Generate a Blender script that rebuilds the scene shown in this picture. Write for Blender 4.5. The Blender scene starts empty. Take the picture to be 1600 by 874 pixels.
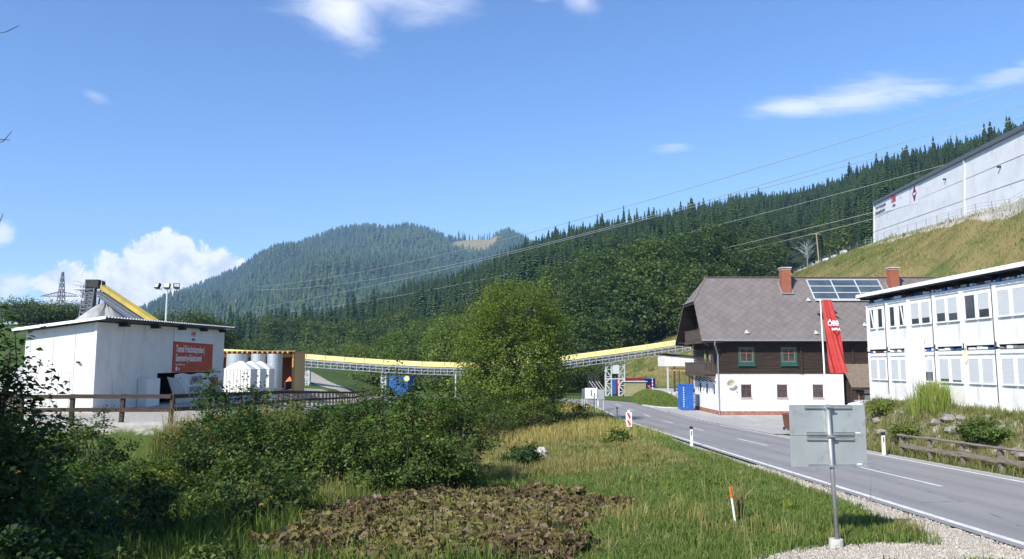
import bpy, math, random
import numpy as np
from mathutils import Vector, Matrix
R = math.radians
rnd = random.Random(7)
rng = np.random.default_rng(11)
scene = bpy.context.scene
col = scene.collection

# ------------------------------------------------------------------ camera, world, sun, exposure
CAMZ = 4.87
F = 1200.0                                   # focal length in pixels of a 1600 px wide picture
TH = math.atan(133.0 / F)
cam = bpy.data.cameras.new('camera'); cam.lens = 36.0 * F / 1600.0; cam.sensor_width = 36.0
cam.clip_start = 0.1; cam.clip_end = 20000
camo = bpy.data.objects.new('camera', cam); col.objects.link(camo)
camo.location = (0, 0, CAMZ); camo.rotation_euler = (math.pi / 2 + TH, 0, 0)
scene.camera = camo
scene.view_settings.view_transform = 'Standard'; scene.view_settings.look = 'None'
scene.view_settings.exposure = 0.67; scene.view_settings.gamma = 1.0
scene.view_settings.use_curve_mapping = False
scene.render.engine = 'CYCLES'
cy = scene.cycles
cy.use_denoising = True
cy.max_bounces = 6; cy.diffuse_bounces = 3; cy.glossy_bounces = 2; cy.transmission_bounces = 3
cy.transparent_max_bounces = 6; cy.volume_bounces = 0
cy.sample_clamp_indirect = 6

SUN_EL = R(38.0)
SUN_DIR = Vector((-0.63, -0.777, 0)).normalized()   # horizontal direction towards the sun
sv = Vector((SUN_DIR.x * math.cos(SUN_EL), SUN_DIR.y * math.cos(SUN_EL), math.sin(SUN_EL)))
sun = bpy.data.lights.new('sun', 'SUN'); sun.energy = 4.5; sun.angle = R(0.5); sun.color = (1.0, 0.95, 0.86)
suno = bpy.data.objects.new('sun', sun); col.objects.link(suno)
suno.rotation_euler = sv.to_track_quat('Z', 'Y').to_euler()


def pix(px, py):
    """direction of a picture point as (x/y, z/y)"""
    a = (px - 800.0) / F; b = (437.0 - py) / F
    dy = math.cos(TH) - b * math.sin(TH); dz = math.sin(TH) + b * math.cos(TH)
    return a / dy, dz / dy


def P(px, py, Y):
    u, v = pix(px, py)
    return Vector((u * Y, Y, CAMZ + v * Y))


# ---- node helpers
class NT:
    def __init__(s, nt): s.nt = nt; s.n = nt.nodes; s.l = nt.links
    def new(s, t, ins=None, **kw):
        nd = s.n.new(t)
        for k, v in kw.items(): setattr(nd, k, v)
        if ins:
            for k, v in ins.items(): s.put(nd.inputs[k], v)
        return nd
    def put(s, sock, v):
        if isinstance(v, bpy.types.NodeSocket): s.l.new(v, sock)
        else:
            if sock.type == 'RGBA' and len(v) == 3: v = (*v, 1)
            sock.default_value = v
    def m(s, op, a, b=None, c=None, clamp=False):
        nd = s.n.new('ShaderNodeMath'); nd.operation = op; nd.use_clamp = clamp
        s.put(nd.inputs[0], a)
        if b is not None: s.put(nd.inputs[1], b)
        if c is not None: s.put(nd.inputs[2], c)
        return nd.outputs[0]
    def ramp(s, fac, lo, hi, a=0.0, b=1.0):
        nd = s.n.new('ShaderNodeMapRange'); nd.interpolation_type = 'SMOOTHSTEP'
        s.put(nd.inputs[0], fac); s.put(nd.inputs[1], lo); s.put(nd.inputs[2], hi); s.put(nd.inputs[3], a); s.put(nd.inputs[4], b)
        return nd.outputs[0]
    def mix(s, fac, a, b, blend='MIX'):
        nd = s.n.new('ShaderNodeMix'); nd.data_type = 'RGBA'; nd.blend_type = blend; nd.clamp_factor = True
        s.put(nd.inputs[0], fac); s.put(nd.inputs[6], a); s.put(nd.inputs[7], b)
        return nd.outputs[2]
    def noise(s, vec, scale, detail=4, rough=0.55, dist=0.0):
        nd = s.new('ShaderNodeTexNoise', {'Scale': scale, 'Detail': detail, 'Roughness': rough, 'Distortion': dist})
        if vec is not None: s.put(nd.inputs['Vector'], vec)
        return nd.outputs['Fac']
    def mapping(s, vec, loc=(0, 0, 0), rot=(0, 0, 0), scale=(1, 1, 1)):
        nd = s.new('ShaderNodeMapping', {'Vector': vec, 'Location': loc, 'Rotation': rot, 'Scale': scale})
        return nd.outputs[0]


world = bpy.data.worlds.new('World'); scene.world = world; world.use_nodes = True
w = NT(world.node_tree); w.n.clear()
sky = w.new('ShaderNodeTexSky', sky_type='NISHITA'); sky.sun_disc = False
sky.sun_elevation = SUN_EL; sky.sun_rotation = math.atan2(SUN_DIR.x, SUN_DIR.y)
sky.air_density = 1.0; sky.dust_density = 0.3; sky.ozone_density = 3.0; sky.altitude = 800
tc = w.new('ShaderNodeTexCoord')
sep = w.new('ShaderNodeSeparateXYZ', {0: tc.outputs['Generated']})
yy = w.m('MAXIMUM', sep.outputs[1], 0.02)
uu = w.m('DIVIDE', sep.outputs[0], yy); vv = w.m('DIVIDE', sep.outputs[2], yy)
uv = w.new('ShaderNodeCombineXYZ', {0: uu, 1: vv, 2: 0.0}).outputs[0]
n_big = w.noise(uv, 17.0, 10, 0.62, 0.35)
n_off = w.noise(w.mapping(uv, loc=(0.012, -0.022, 0)), 17.0, 10, 0.62, 0.35)
n_soft = w.noise(w.mapping(uv, loc=(3.4, 1.2, 0), rot=(0, 0, R(40)), scale=(1, 2.2, 1)), 7.0, 9, 0.6, 0.6)
n_wisp = w.noise(w.mapping(uv, loc=(9, 2, 0), rot=(0, 0, R(-8)), scale=(1, 5.5, 1)), 9.0, 6, 0.6, 0.5)


def blob(px, py, rx, ry, rot=0.0):
    """squared elliptical distance from a place in the sky"""
    cu, cv = pix(px, py); c, s = math.cos(R(rot)), math.sin(R(rot))
    du = w.m('SUBTRACT', uu, cu); dv = w.m('SUBTRACT', vv, cv)
    a = w.m('ADD', w.m('MULTIPLY', du, c), w.m('MULTIPLY', dv, s))
    b = w.m('SUBTRACT', w.m('MULTIPLY', dv, c), w.m('MULTIPLY', du, s))
    a = w.m('DIVIDE', a, rx / F); b = w.m('DIVIDE', b, ry / F)
    return w.m('ADD', w.m('MULTIPLY', a, a), w.m('MULTIPLY', b, b))


def cloud(d2, noise, namp, lo, hi, top=1.0):
    v = w.m('SUBTRACT', w.m('ADD', w.m('MULTIPLY', w.m('SUBTRACT', noise, 0.5), namp), 1.0), w.m('SQRT', d2))
    return w.ramp(v, lo, hi, 0.0, top)


masks = []
cum = w.m('MINIMUM', blob(215, 452, 165, 60), w.m('MINIMUM', blob(255, 400, 75, 42), blob(345, 415, 40, 30)))
masks.append(cloud(cum, n_big, 2.5, -0.02, 0.22, 0.95))
masks.append(cloud(w.m('MINIMUM', blob(4, 368, 26, 30), blob(15, 445, 52, 26)), n_big, 2.8, -0.05, 0.75, 0.75))
masks.append(cloud(w.m('MINIMUM', blob(590, -34, 180, 92), blob(538, 14, 86, 62, -38)), n_soft, 1.5, -0.15, 1.05, 0.80))
masks.append(cloud(w.m('MINIMUM', blob(905, -5, 50, 34, -30), blob(850, -6, 34, 14)), n_soft, 1.6, -0.1, 1.3, 0.5))
masks.append(cloud(w.m('MINIMUM', blob(1345, 150, 150, 34, 9), blob(1245, 168, 90, 24, 5)), n_wisp, 1.7, -0.1, 1.1, 0.62))
masks.append(cloud(blob(1595, 112, 110, 20, 18), n_wisp, 2.4, -0.1, 0.9, 0.32))
masks.append(cloud(blob(1052, 230, 34, 9, 4), n_wisp, 2.2, -0.1, 1.0, 0.25))
masks.append(cloud(blob(148, 150, 24, 10, -20), n_wisp, 2.0, -0.1, 1.0, 0.2))
mk = masks[0]
for q in masks[1:]: mk = w.m('MAXIMUM', mk, q)
vgrad = w.ramp(vv, 0.05, 0.45)
skyc = w.mix(1.0, sky.outputs[0], w.mix(vgrad, (0.84, 0.90, 1.00), (0.70, 0.85, 1.04)), 'MULTIPLY')
shade = w.ramp(w.m('ADD', w.m('MULTIPLY', w.m('SUBTRACT', n_big, n_off), 2.2), w.m('MULTIPLY', w.m('SUBTRACT', vv, 0.10), 3.0)), -0.35, 0.30)
cumc = w.mix(shade, (4.1, 4.5, 5.8), (6.2, 6.2, 6.6))
skyc = w.mix(mk, skyc, cumc)
bg = w.new('ShaderNodeBackground', {'Color': skyc, 'Strength': 0.135})
wo = w.new('ShaderNodeOutputWorld'); w.l.new(bg.outputs[0], wo.inputs[0])

# ------------------------------------------------------------------ materials
MATS = {}


def mat(name, c, c2=None, rough=0.8, metal=0.0, scale=3.0, stretch=(1, 1, 1), amount=1.0, bump=0.0, bscale=None, spec=0.3, detail=5, dirt=None):
    """procedural material: two tones mixed by noise in object space, optional bump and dirt specks"""
    if name in MATS: return MATS[name]
    m = bpy.data.materials.new(name); m.use_nodes = True; t = NT(m.node_tree); t.n.clear()
    if c2 is None: c2 = tuple(x * 0.82 for x in c)
    co = t.new('ShaderNodeTexCoord').outputs['Object']
    v = t.mapping(co, scale=stretch)
    f = t.ramp(t.noise(v, scale, detail), 0.3, 0.7, 0.0, amount)
    base = t.mix(f, c, c2)
    if dirt:
        d = t.ramp(t.noise(t.mapping(co, loc=(4, 4, 4), scale=dirt[2] if len(dirt) > 2 else (1, 1, 1)), dirt[1], 6, 0.65), 0.52, 0.75)
        base = t.mix(d, base, dirt[0])
    b = t.new('ShaderNodeBsdfPrincipled', {'Base Color': base, 'Roughness': rough, 'Metallic': metal, 'Specular IOR Level': spec})
    if bump:
        bn = t.new('ShaderNodeBump', {'Height': t.noise(v, bscale or scale * 4, 4), 'Strength': bump, 'Distance': 0.05})
        t.put(b.inputs['Normal'], bn.outputs[0])
    o = t.new('ShaderNodeOutputMaterial'); t.l.new(b.outputs[0], o.inputs[0])
    MATS[name] = m
    return m


def leafmat(name, dark, mid, light, trans=0.35, rough=0.55, autumn=None):
    """foliage: colour by the leaf's own tint value, by tree, and a translucent share"""
    m = bpy.data.materials.new(name); m.use_nodes = True; t = NT(m.node_tree); t.n.clear()
    a = t.new('ShaderNodeAttribute', attribute_name='tint').outputs['Fac']
    rn = t.new('ShaderNodeObjectInfo').outputs['Random']
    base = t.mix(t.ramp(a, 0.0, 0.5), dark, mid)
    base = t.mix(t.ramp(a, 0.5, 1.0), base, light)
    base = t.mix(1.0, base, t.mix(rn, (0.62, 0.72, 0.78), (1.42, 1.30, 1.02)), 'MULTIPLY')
    if autumn: base = t.mix(t.ramp(a, 0.93, 0.97), base, autumn)
    d = t.new('ShaderNodeBsdfPrincipled', {'Base Color': base, 'Roughness': rough, 'Specular IOR Level': 0.25})
    tr = t.new('ShaderNodeBsdfTranslucent', {'Color': t.mix(1.0, base, (1.2, 1.3, 0.6), 'MULTIPLY')})
    mx = t.new('ShaderNodeMixShader', {0: trans, 1: d.outputs[0], 2: tr.outputs[0]})
    o = t.new('ShaderNodeOutputMaterial'); t.l.new(mx.outputs[0], o.inputs[0])
    MATS[name] = m
    return m


M_white = mat('white_panel', (0.77, 0.755, 0.70), (0.70, 0.685, 0.64), 0.55, scale=1.2, dirt=((0.55, 0.53, 0.48), 1.6, (1, 1, 0.25)))
M_whitewash = mat('white_plaster', (0.84, 0.83, 0.80), (0.76, 0.75, 0.72), 0.9, scale=0.8, bump=0.25, bscale=9, dirt=((0.56, 0.53, 0.47), 1.6, (1, 1, 0.3)))
M_cont = mat('container_white', (0.80, 0.80, 0.77), (0.74, 0.73, 0.70), 0.5, scale=0.9, dirt=((0.60, 0.57, 0.50), 1.4, (1.5, 1.5, 0.3)))
M_shutter = mat('shutter_grey', (0.60, 0.62, 0.62), (0.54, 0.56, 0.57), 0.6, scale=30, stretch=(0.02, 0.02, 1))
M_frame = mat('window_white', (0.82, 0.82, 0.82), (0.78, 0.78, 0.78), 0.4)
M_glass = mat('window_glass', (0.03, 0.035, 0.04), (0.06, 0.065, 0.075), 0.08, scale=1.5, spec=0.8)
M_gapshade = mat('gap_shade_black', (0.02, 0.02, 0.022), (0.035, 0.033, 0.03), 0.9)  # near-black stand-in for the shade inside the gaps and the bay
M_steel = mat('galvanised_steel', (0.42, 0.44, 0.45), (0.34, 0.36, 0.37), 0.45, 0.6, scale=6)
M_alu = mat('aluminium_sheet', (0.50, 0.53, 0.53), (0.42, 0.45, 0.455), 0.48, 0.55, scale=1.3, stretch=(1, 1, 0.5), dirt=((0.36, 0.38, 0.37), 5))
M_lightsteel = mat('light_grey_paint', (0.60, 0.62, 0.62), (0.5, 0.52, 0.52), 0.5, 0.2, scale=5)
M_slate = None
M_timber = mat('old_dark_timber', (0.022, 0.014, 0.011), (0.050, 0.034, 0.025), 0.85, scale=2.2, stretch=(0.25, 1, 7), bump=0.5, dirt=((0.085, 0.064, 0.048), 3, (0.15, 1, 6)))
M_grey_timber = mat('grey_weathered_timber', (0.115, 0.092, 0.072), (0.055, 0.044, 0.035), 0.9, scale=3, stretch=(0.6, 0.6, 6), bump=0.4)
M_fence = mat('brown_fence_timber', (0.085, 0.060, 0.050), (0.045, 0.034, 0.030), 0.85, scale=4, stretch=(0.5, 0.5, 5), bump=0.3)
M_rail = mat('silver_old_timber', (0.26, 0.22, 0.18), (0.15, 0.125, 0.1), 0.9, scale=4, stretch=(0.5, 0.5, 5), bump=0.3)
M_greenp = mat('green_window_paint', (0.022, 0.085, 0.070), (0.030, 0.11, 0.088), 0.5, scale=6)
M_redwood = mat('red_brown_window_wood', (0.16, 0.06, 0.045), (0.11, 0.04, 0.03), 0.6, scale=8)
M_tanwood = mat('light_brown_window_wood', (0.24, 0.15, 0.10), (0.18, 0.11, 0.07), 0.6, scale=8)
M_plinth = mat('red_brown_plinth', (0.26, 0.105, 0.075), (0.33, 0.17, 0.13), 0.9, scale=3, bump=0.3, dirt=((0.5, 0.43, 0.37), 2.2))
M_orangewood = mat('fresh_pine_timber', (0.62, 0.36, 0.12), (0.50, 0.26, 0.08), 0.7, scale=3, stretch=(1, 1, 5), bump=0.1)
M_osb = mat('tan_board', (0.64, 0.42, 0.19), (0.55, 0.35, 0.15), 0.75, scale=2, stretch=(1, 1, 3))
M_redbrown = mat('dark_orange_boards', (0.20, 0.075, 0.03), (0.12, 0.045, 0.02), 0.8, scale=3, stretch=(4, 4, 0.5))
M_yellow = mat('yellow_cover', (0.78, 0.66, 0.27), (0.70, 0.57, 0.20), 0.55, scale=0.5, dirt=((0.55, 0.45, 0.22), 1.5))
M_blue = mat('blue_container_paint', (0.025, 0.13, 0.46), (0.02, 0.10, 0.36), 0.5, scale=1.2, dirt=((0.10, 0.16, 0.3), 2))
M_red = mat('dark_red_container_paint', (0.26, 0.022, 0.035), (0.20, 0.02, 0.03), 0.5, scale=1.2)
M_olive = mat('olive_sheet', (0.33, 0.31, 0.17), (0.27, 0.25, 0.135), 0.6, scale=1.5)
M_black = mat('black_plastic', (0.02, 0.02, 0.022), (0.035, 0.035, 0.035), 0.5)
M_yellowshade_seam = mat('shaded_yellow_and_seams', (0.50, 0.36, 0.05), (0.36, 0.28, 0.06), 0.6, scale=.4, dirt=((.25, .25, .08), .6))  # cover yellow darkened for the stacker's side in shade; also the seam colour
M_brownbin = mat('brown_bin_plastic', (0.15, 0.065, 0.032), (0.11, 0.048, 0.026), 0.5, scale=4)
M_signred = mat('sign_red', (0.50, 0.055, 0.025), (0.44, 0.05, 0.025), 0.5, scale=1)
M_beaconred = mat('beacon_red', (0.62, 0.03, 0.025), (0.5, 0.03, 0.02), 0.45)
M_flag = mat('flag_red', (0.52, 0.062, 0.055), (0.44, 0.048, 0.042), 0.7, scale=2)
M_textw = mat('white_lettering', (0.85, 0.85, 0.85), (0.8, 0.8, 0.8), 0.5)
M_textd = mat('grey_lettering', (0.10, 0.10, 0.13), (0.14, 0.14, 0.17), 0.6)
M_orange = mat('orange_paint', (0.85, 0.16, 0.02), (0.7, 0.12, 0.02), 0.5)
M_concrete = mat('pale_concrete', (0.52, 0.51, 0.48), (0.42, 0.41, 0.39), 0.9, scale=2, bump=0.3, dirt=((0.3, 0.29, 0.27), 2.5))
M_brownroof = mat('brown_shingle', (0.23, 0.185, 0.14), (0.13, 0.10, 0.078), 0.9, scale=7, stretch=(1, 1, 2), bump=0.6)
M_gravelpile = mat('grey_crushed_rock', (0.40, 0.40, 0.40), (0.27, 0.27, 0.28), 0.95, scale=1.2, stretch=(1, 1, 0.35), bump=1.0, bscale=5, detail=9)
M_rock = mat('pale_limestone', (0.50, 0.48, 0.44), (0.30, 0.28, 0.25), 0.95, scale=2.5, bump=0.9, bscale=7, detail=8)
M_bark = mat('bark', (0.12, 0.095, 0.07), (0.065, 0.052, 0.04), 0.9, scale=5, stretch=(1, 1, 0.3), bump=0.5)
M_marking = mat('road_marking_paint', (0.74, 0.74, 0.72), (0.55, 0.55, 0.53), 0.75, scale=6, dirt=((0.33, 0.33, 0.33), 5))
M_cable = mat('bare_cable', (0.55, 0.56, 0.54), (0.5, 0.5, 0.48), 0.4, 0.5)
M_straw = mat('dry_straw', (0.55, 0.42, 0.22), (0.42, 0.30, 0.15), 0.9, scale=9)
M_tarp = mat('white_tarpaulin', (0.72, 0.73, 0.74), (0.60, 0.61, 0.63), 0.5, scale=1.5, bump=0.5, bscale=1.5)
M_solar = mat('solar_glass', (0.045, 0.065, 0.085), (0.075, 0.10, 0.125), 0.12, scale=0.7, spec=0.9)
M_greywall = mat('white_fabric_wall', (0.74, 0.745, 0.755), (0.67, 0.675, 0.69), 0.7, scale=0.25, stretch=(1, 1, 1.5), dirt=((0.58, 0.59, 0.61), 0.35))
M_pylon = mat('pylon_steel', (0.16, 0.18, 0.20), (0.12, 0.13, 0.15), 0.6, 0.3)
M_carwhite = mat('white_car_paint', (0.78, 0.79, 0.80), (0.76, 0.77, 0.78), 0.25, spec=0.6)


def brickmat(name, c1, c2, mortar, bw, bh, ms, rough=0.9, rot=0.0, vec='xz', sz=1.0, offset=0.5, bumpd=0.01):
    m = bpy.data.materials.new(name); m.use_nodes = True; t = NT(m.node_tree); t.n.clear()
    co = t.new('ShaderNodeTexCoord').outputs['Object']
    s = t.new('ShaderNodeSeparateXYZ', {0: co})
    hx = t.m('ADD', s.outputs[0], s.outputs[1]) if vec == 'xyz' else s.outputs[0]
    v = t.new('ShaderNodeCombineXYZ', {0: hx, 1: t.m('MULTIPLY', s.outputs[2], sz), 2: 0.0}).outputs[0]
    if rot: v = t.mapping(v, rot=(0, 0, rot))
    bk = t.new('ShaderNodeTexBrick', {'Vector': v, 'Color1': c1, 'Color2': c2, 'Mortar': mortar, 'Scale': 1.0, 'Mortar Size': ms,
                                      'Brick Width': bw, 'Row Height': bh, 'Bias': 0.0}, offset=offset)
    n = t.ramp(t.noise(co, 0.7, 6, 0.65), 0.35, 0.7)
    base = t.mix(t.m('MULTIPLY', n, 0.30), bk.outputs[0], tuple(x * 1.25 for x in c2))
    n2 = t.ramp(t.noise(co, 4.0, 5, 0.7), 0.60, 0.72)
    base = t.mix(t.m('MULTIPLY', n2, 0.5), base, tuple(min(1, x * 1.7) for x in c1))
    n4 = t.ramp(t.noise(t.mapping(co, scale=(1, 1, .35)), 1.1, 7, 0.7), 0.55, 0.72); base = t.mix(t.m('MULTIPLY', n4, 0.4), base, tuple(x * .6 for x in c2))
    b = t.new('ShaderNodeBsdfPrincipled', {'Base Color': base, 'Roughness': rough, 'Specular IOR Level': 0.3})
    bn = t.new('ShaderNodeBump', {'Height': t.m('SUBTRACT', 1.0, bk.outputs[1]), 'Strength': 0.6, 'Distance': bumpd})
    t.put(b.inputs['Normal'], bn.outputs[0])
    o = t.new('ShaderNodeOutputMaterial'); t.l.new(b.outputs[0], o.inputs[0]); MATS[name] = m
    return m


M_slate = brickmat('slate_diamonds', (0.142, 0.124, 0.118), (0.175, 0.153, 0.146), (0.092, 0.078, 0.074), 0.62, 0.62, 0.02, 0.75, rot=R(45), sz=1.38, offset=0.0)
M_brick = brickmat('red_brick', (0.33, 0.085, 0.04), (0.25, 0.06, 0.03), (0.30, 0.20, 0.14), 0.30, 0.12, 0.012, vec='xyz')


def asphalt(name, a, b2, patch):
    m = bpy.data.materials.new(name); m.use_nodes = True; t = NT(m.node_tree); t.n.clear()
    co = t.new('ShaderNodeTexCoord').outputs['Object']
    n1 = t.ramp(t.noise(t.mapping(co, scale=(1, 0.12, 1)), 0.9, 5), 0.3, 0.7)
    n2 = t.ramp(t.noise(co, 38.0, 3, 0.8), 0.3, 0.7)
    n3 = t.ramp(t.noise(t.mapping(co, loc=(7, 3, 0), scale=(1, 0.6, 1)), 0.35, 6, 0.6), 0.52, 0.66)
    base = t.mix(n1, a, b2); base = t.mix(t.m('MULTIPLY', n2, 0.5), base, tuple(x * 0.62 for x in a)); base = t.mix(t.m('MULTIPLY', n3, 0.6), base, patch)
    crack = t.new('ShaderNodeTexVoronoi', {'Vector': t.mapping(co, scale=(1, 0.7, 1)), 'Scale': 0.28}, feature='DISTANCE_TO_EDGE').outputs[0]
    track = t.m('ABSOLUTE', t.m('SUBTRACT', t.m('ABSOLUTE', t.m('SUBTRACT', t.m('ABSOLUTE', t.m('SUBTRACT', t.new('ShaderNodeSeparateXYZ', {0: co}).outputs[0], 12.85)), 1.6)), 0.75))
    if name == 'road_asphalt': base = t.mix(t.ramp(t.m('ADD', track, t.m('MULTIPLY', t.m('SUBTRACT', t.noise(co, 1.2, 4), .5), .3)), 0.05, 0.42, 0.38, 0.0), base, tuple(x * 0.70 for x in a))
    cd = t.m('ADD', crack, t.m('MULTIPLY', t.m('SUBTRACT', t.noise(co, 2.5, 5), 0.5), 0.09))
    base = t.mix(t.ramp(cd, 0.0, 0.006, 0.55, 0.0), base, tuple(x * 0.45 for x in a))
    b = t.new('ShaderNodeBsdfPrincipled', {'Base Color': base, 'Roughness': 0.82, 'Specular IOR Level': 0.3})
    bn = t.new('ShaderNodeBump', {'Height': n2, 'Strength': 0.25, 'Distance': 0.01}); t.put(b.inputs['Normal'], bn.outputs[0])
    o = t.new('ShaderNodeOutputMaterial'); t.l.new(b.outputs[0], o.inputs[0]); MATS[name] = m
    return m


M_asphalt = asphalt('road_asphalt', (0.265, 0.258, 0.252), (0.31, 0.30, 0.292), (0.225, 0.220, 0.218))
M_yard = asphalt('yard_asphalt', (0.40, 0.385, 0.365), (0.47, 0.45, 0.42), (0.50, 0.48, 0.45))

# ground: masks come from a vertex colour that says what lies there (gravel, dry grass, forest floor)
gm = bpy.data.materials.new('ground_surface'); gm.use_nodes = True; t = NT(gm.node_tree); t.n.clear()
co = t.new('ShaderNodeTexCoord').outputs['Object']
zn = t.new('ShaderNodeAttribute', attribute_name='zone')
zs = t.new('ShaderNodeSeparateColor', {0: zn.outputs['Color']})
nA = t.ramp(t.noise(co, 0.35, 8, 0.65), 0.35, 0.65); nB = t.ramp(t.noise(co, 6.0, 5, 0.7), 0.3, 0.7); nC = t.ramp(t.noise(co, 26.0, 3, 0.7), 0.3, 0.7)
grass = t.mix(nA, (0.060, 0.105, 0.020), (0.105, 0.150, 0.035))
grass = t.mix(t.m('MULTIPLY', nB, 0.5), grass, (0.050, 0.075, 0.022))
dry = t.mix(nB, (0.30, 0.23, 0.095), (0.21, 0.175, 0.07))
dmask = t.ramp(t.m('ADD', zs.outputs[1], t.m('MULTIPLY', t.m('SUBTRACT', t.noise(t.mapping(co, scale=(1, 1, 0.5)), 0.16, 8, 0.7), 0.5), 1.6)), 0.30, 0.75)
base = t.mix(dmask, grass, dry)
forest = t.mix(nA, (0.020, 0.034, 0.014), (0.032, 0.050, 0.018))
base = t.mix(zs.outputs[2], base, forest)
grav = t.mix(nC, (0.54, 0.50, 0.43), (0.36, 0.33, 0.28)); grav = t.mix(t.m('MULTIPLY', nB, 0.35), grav, (0.55, 0.52, 0.46))
gmask = t.ramp(t.m('ADD', zs.outputs[0], t.m('MULTIPLY', t.m('SUBTRACT', t.noise(co, 1.3, 8, 0.7), 0.5), 0.7)), 0.42, 0.60)
base = t.mix(gmask, base, grav)
b = t.new('ShaderNodeBsdfPrincipled', {'Base Color': base, 'Roughness': 0.95, 'Specular IOR Level': 0.15})
bn = t.new('ShaderNodeBump', {'Height': t.m('ADD', nC, t.m('MULTIPLY', nB, 3.0)), 'Strength': 0.6, 'Distance': 0.03}); t.put(b.inputs['Normal'], bn.outputs[0])
o = t.new('ShaderNodeOutputMaterial'); t.l.new(b.outputs[0], o.inputs[0])

L_bush = leafmat('shrub_leaves', (0.038, 0.070, 0.016), (0.076, 0.130, 0.031), (0.150, 0.205, 0.058), autumn=(0.35, 0.25, 0.05))
L_tree = leafmat('birch_leaves', (0.075, 0.110, 0.022), (0.125, 0.170, 0.035), (0.200, 0.235, 0.060), 0.38)
L_bright = leafmat('bright_green_leaves', (0.105, 0.160, 0.030), (0.165, 0.225, 0.045), (0.230, 0.280, 0.075), 0.38)  # brighter leaf green for the light trees behind the conveyor
L_decid = leafmat('forest_leaves', (0.048, 0.082, 0.024), (0.082, 0.128, 0.036), (0.125, 0.175, 0.052), 0.30)
L_lime = leafmat('light_green_leaves', (0.078, 0.124, 0.024), (0.125, 0.180, 0.038), (0.195, 0.240, 0.066), 0.38)
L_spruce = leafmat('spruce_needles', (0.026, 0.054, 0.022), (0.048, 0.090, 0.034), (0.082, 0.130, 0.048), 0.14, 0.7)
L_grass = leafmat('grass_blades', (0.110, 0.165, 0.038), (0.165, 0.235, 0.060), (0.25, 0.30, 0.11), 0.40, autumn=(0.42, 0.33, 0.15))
L_dry = leafmat('dry_grass_blades', (0.16, 0.155, 0.055), (0.27, 0.245, 0.105), (0.44, 0.38, 0.20), 0.35)
L_butter = leafmat('withered_butterbur', (0.060, 0.040, 0.032), (0.118, 0.104, 0.050), (0.165, 0.160, 0.080), 0.2, 0.75, autumn=(0.24, 0.18, 0.15))
L_mount = leafmat('far_spruce_needles', (0.022, 0.046, 0.022), (0.036, 0.066, 0.028), (0.060, 0.092, 0.040), 0.05, 0.8)

# ------------------------------------------------------------------ object helpers
def tag(o, label=None, cat=None, group=None, kind=None):
    if label: o['label'] = label
    if cat: o['category'] = cat
    if group: o['group'] = group
    if kind: o['kind'] = kind
    return o


def thing(name, label, cat, loc=(0, 0, 0), rz=0.0, group=None):
    o = bpy.data.objects.new(name, None); col.objects.link(o); o.location = loc; o.rotation_euler = (0, 0, rz)
    o.empty_display_size = 0.3
    return tag(o, label, cat, group)


def copy_tree(o, parent=None):
    c = o.copy(); col.objects.link(c)
    if parent: c.parent = parent
    for ch in [x for x in o.children]: copy_tree(ch, c)
    return c


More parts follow.
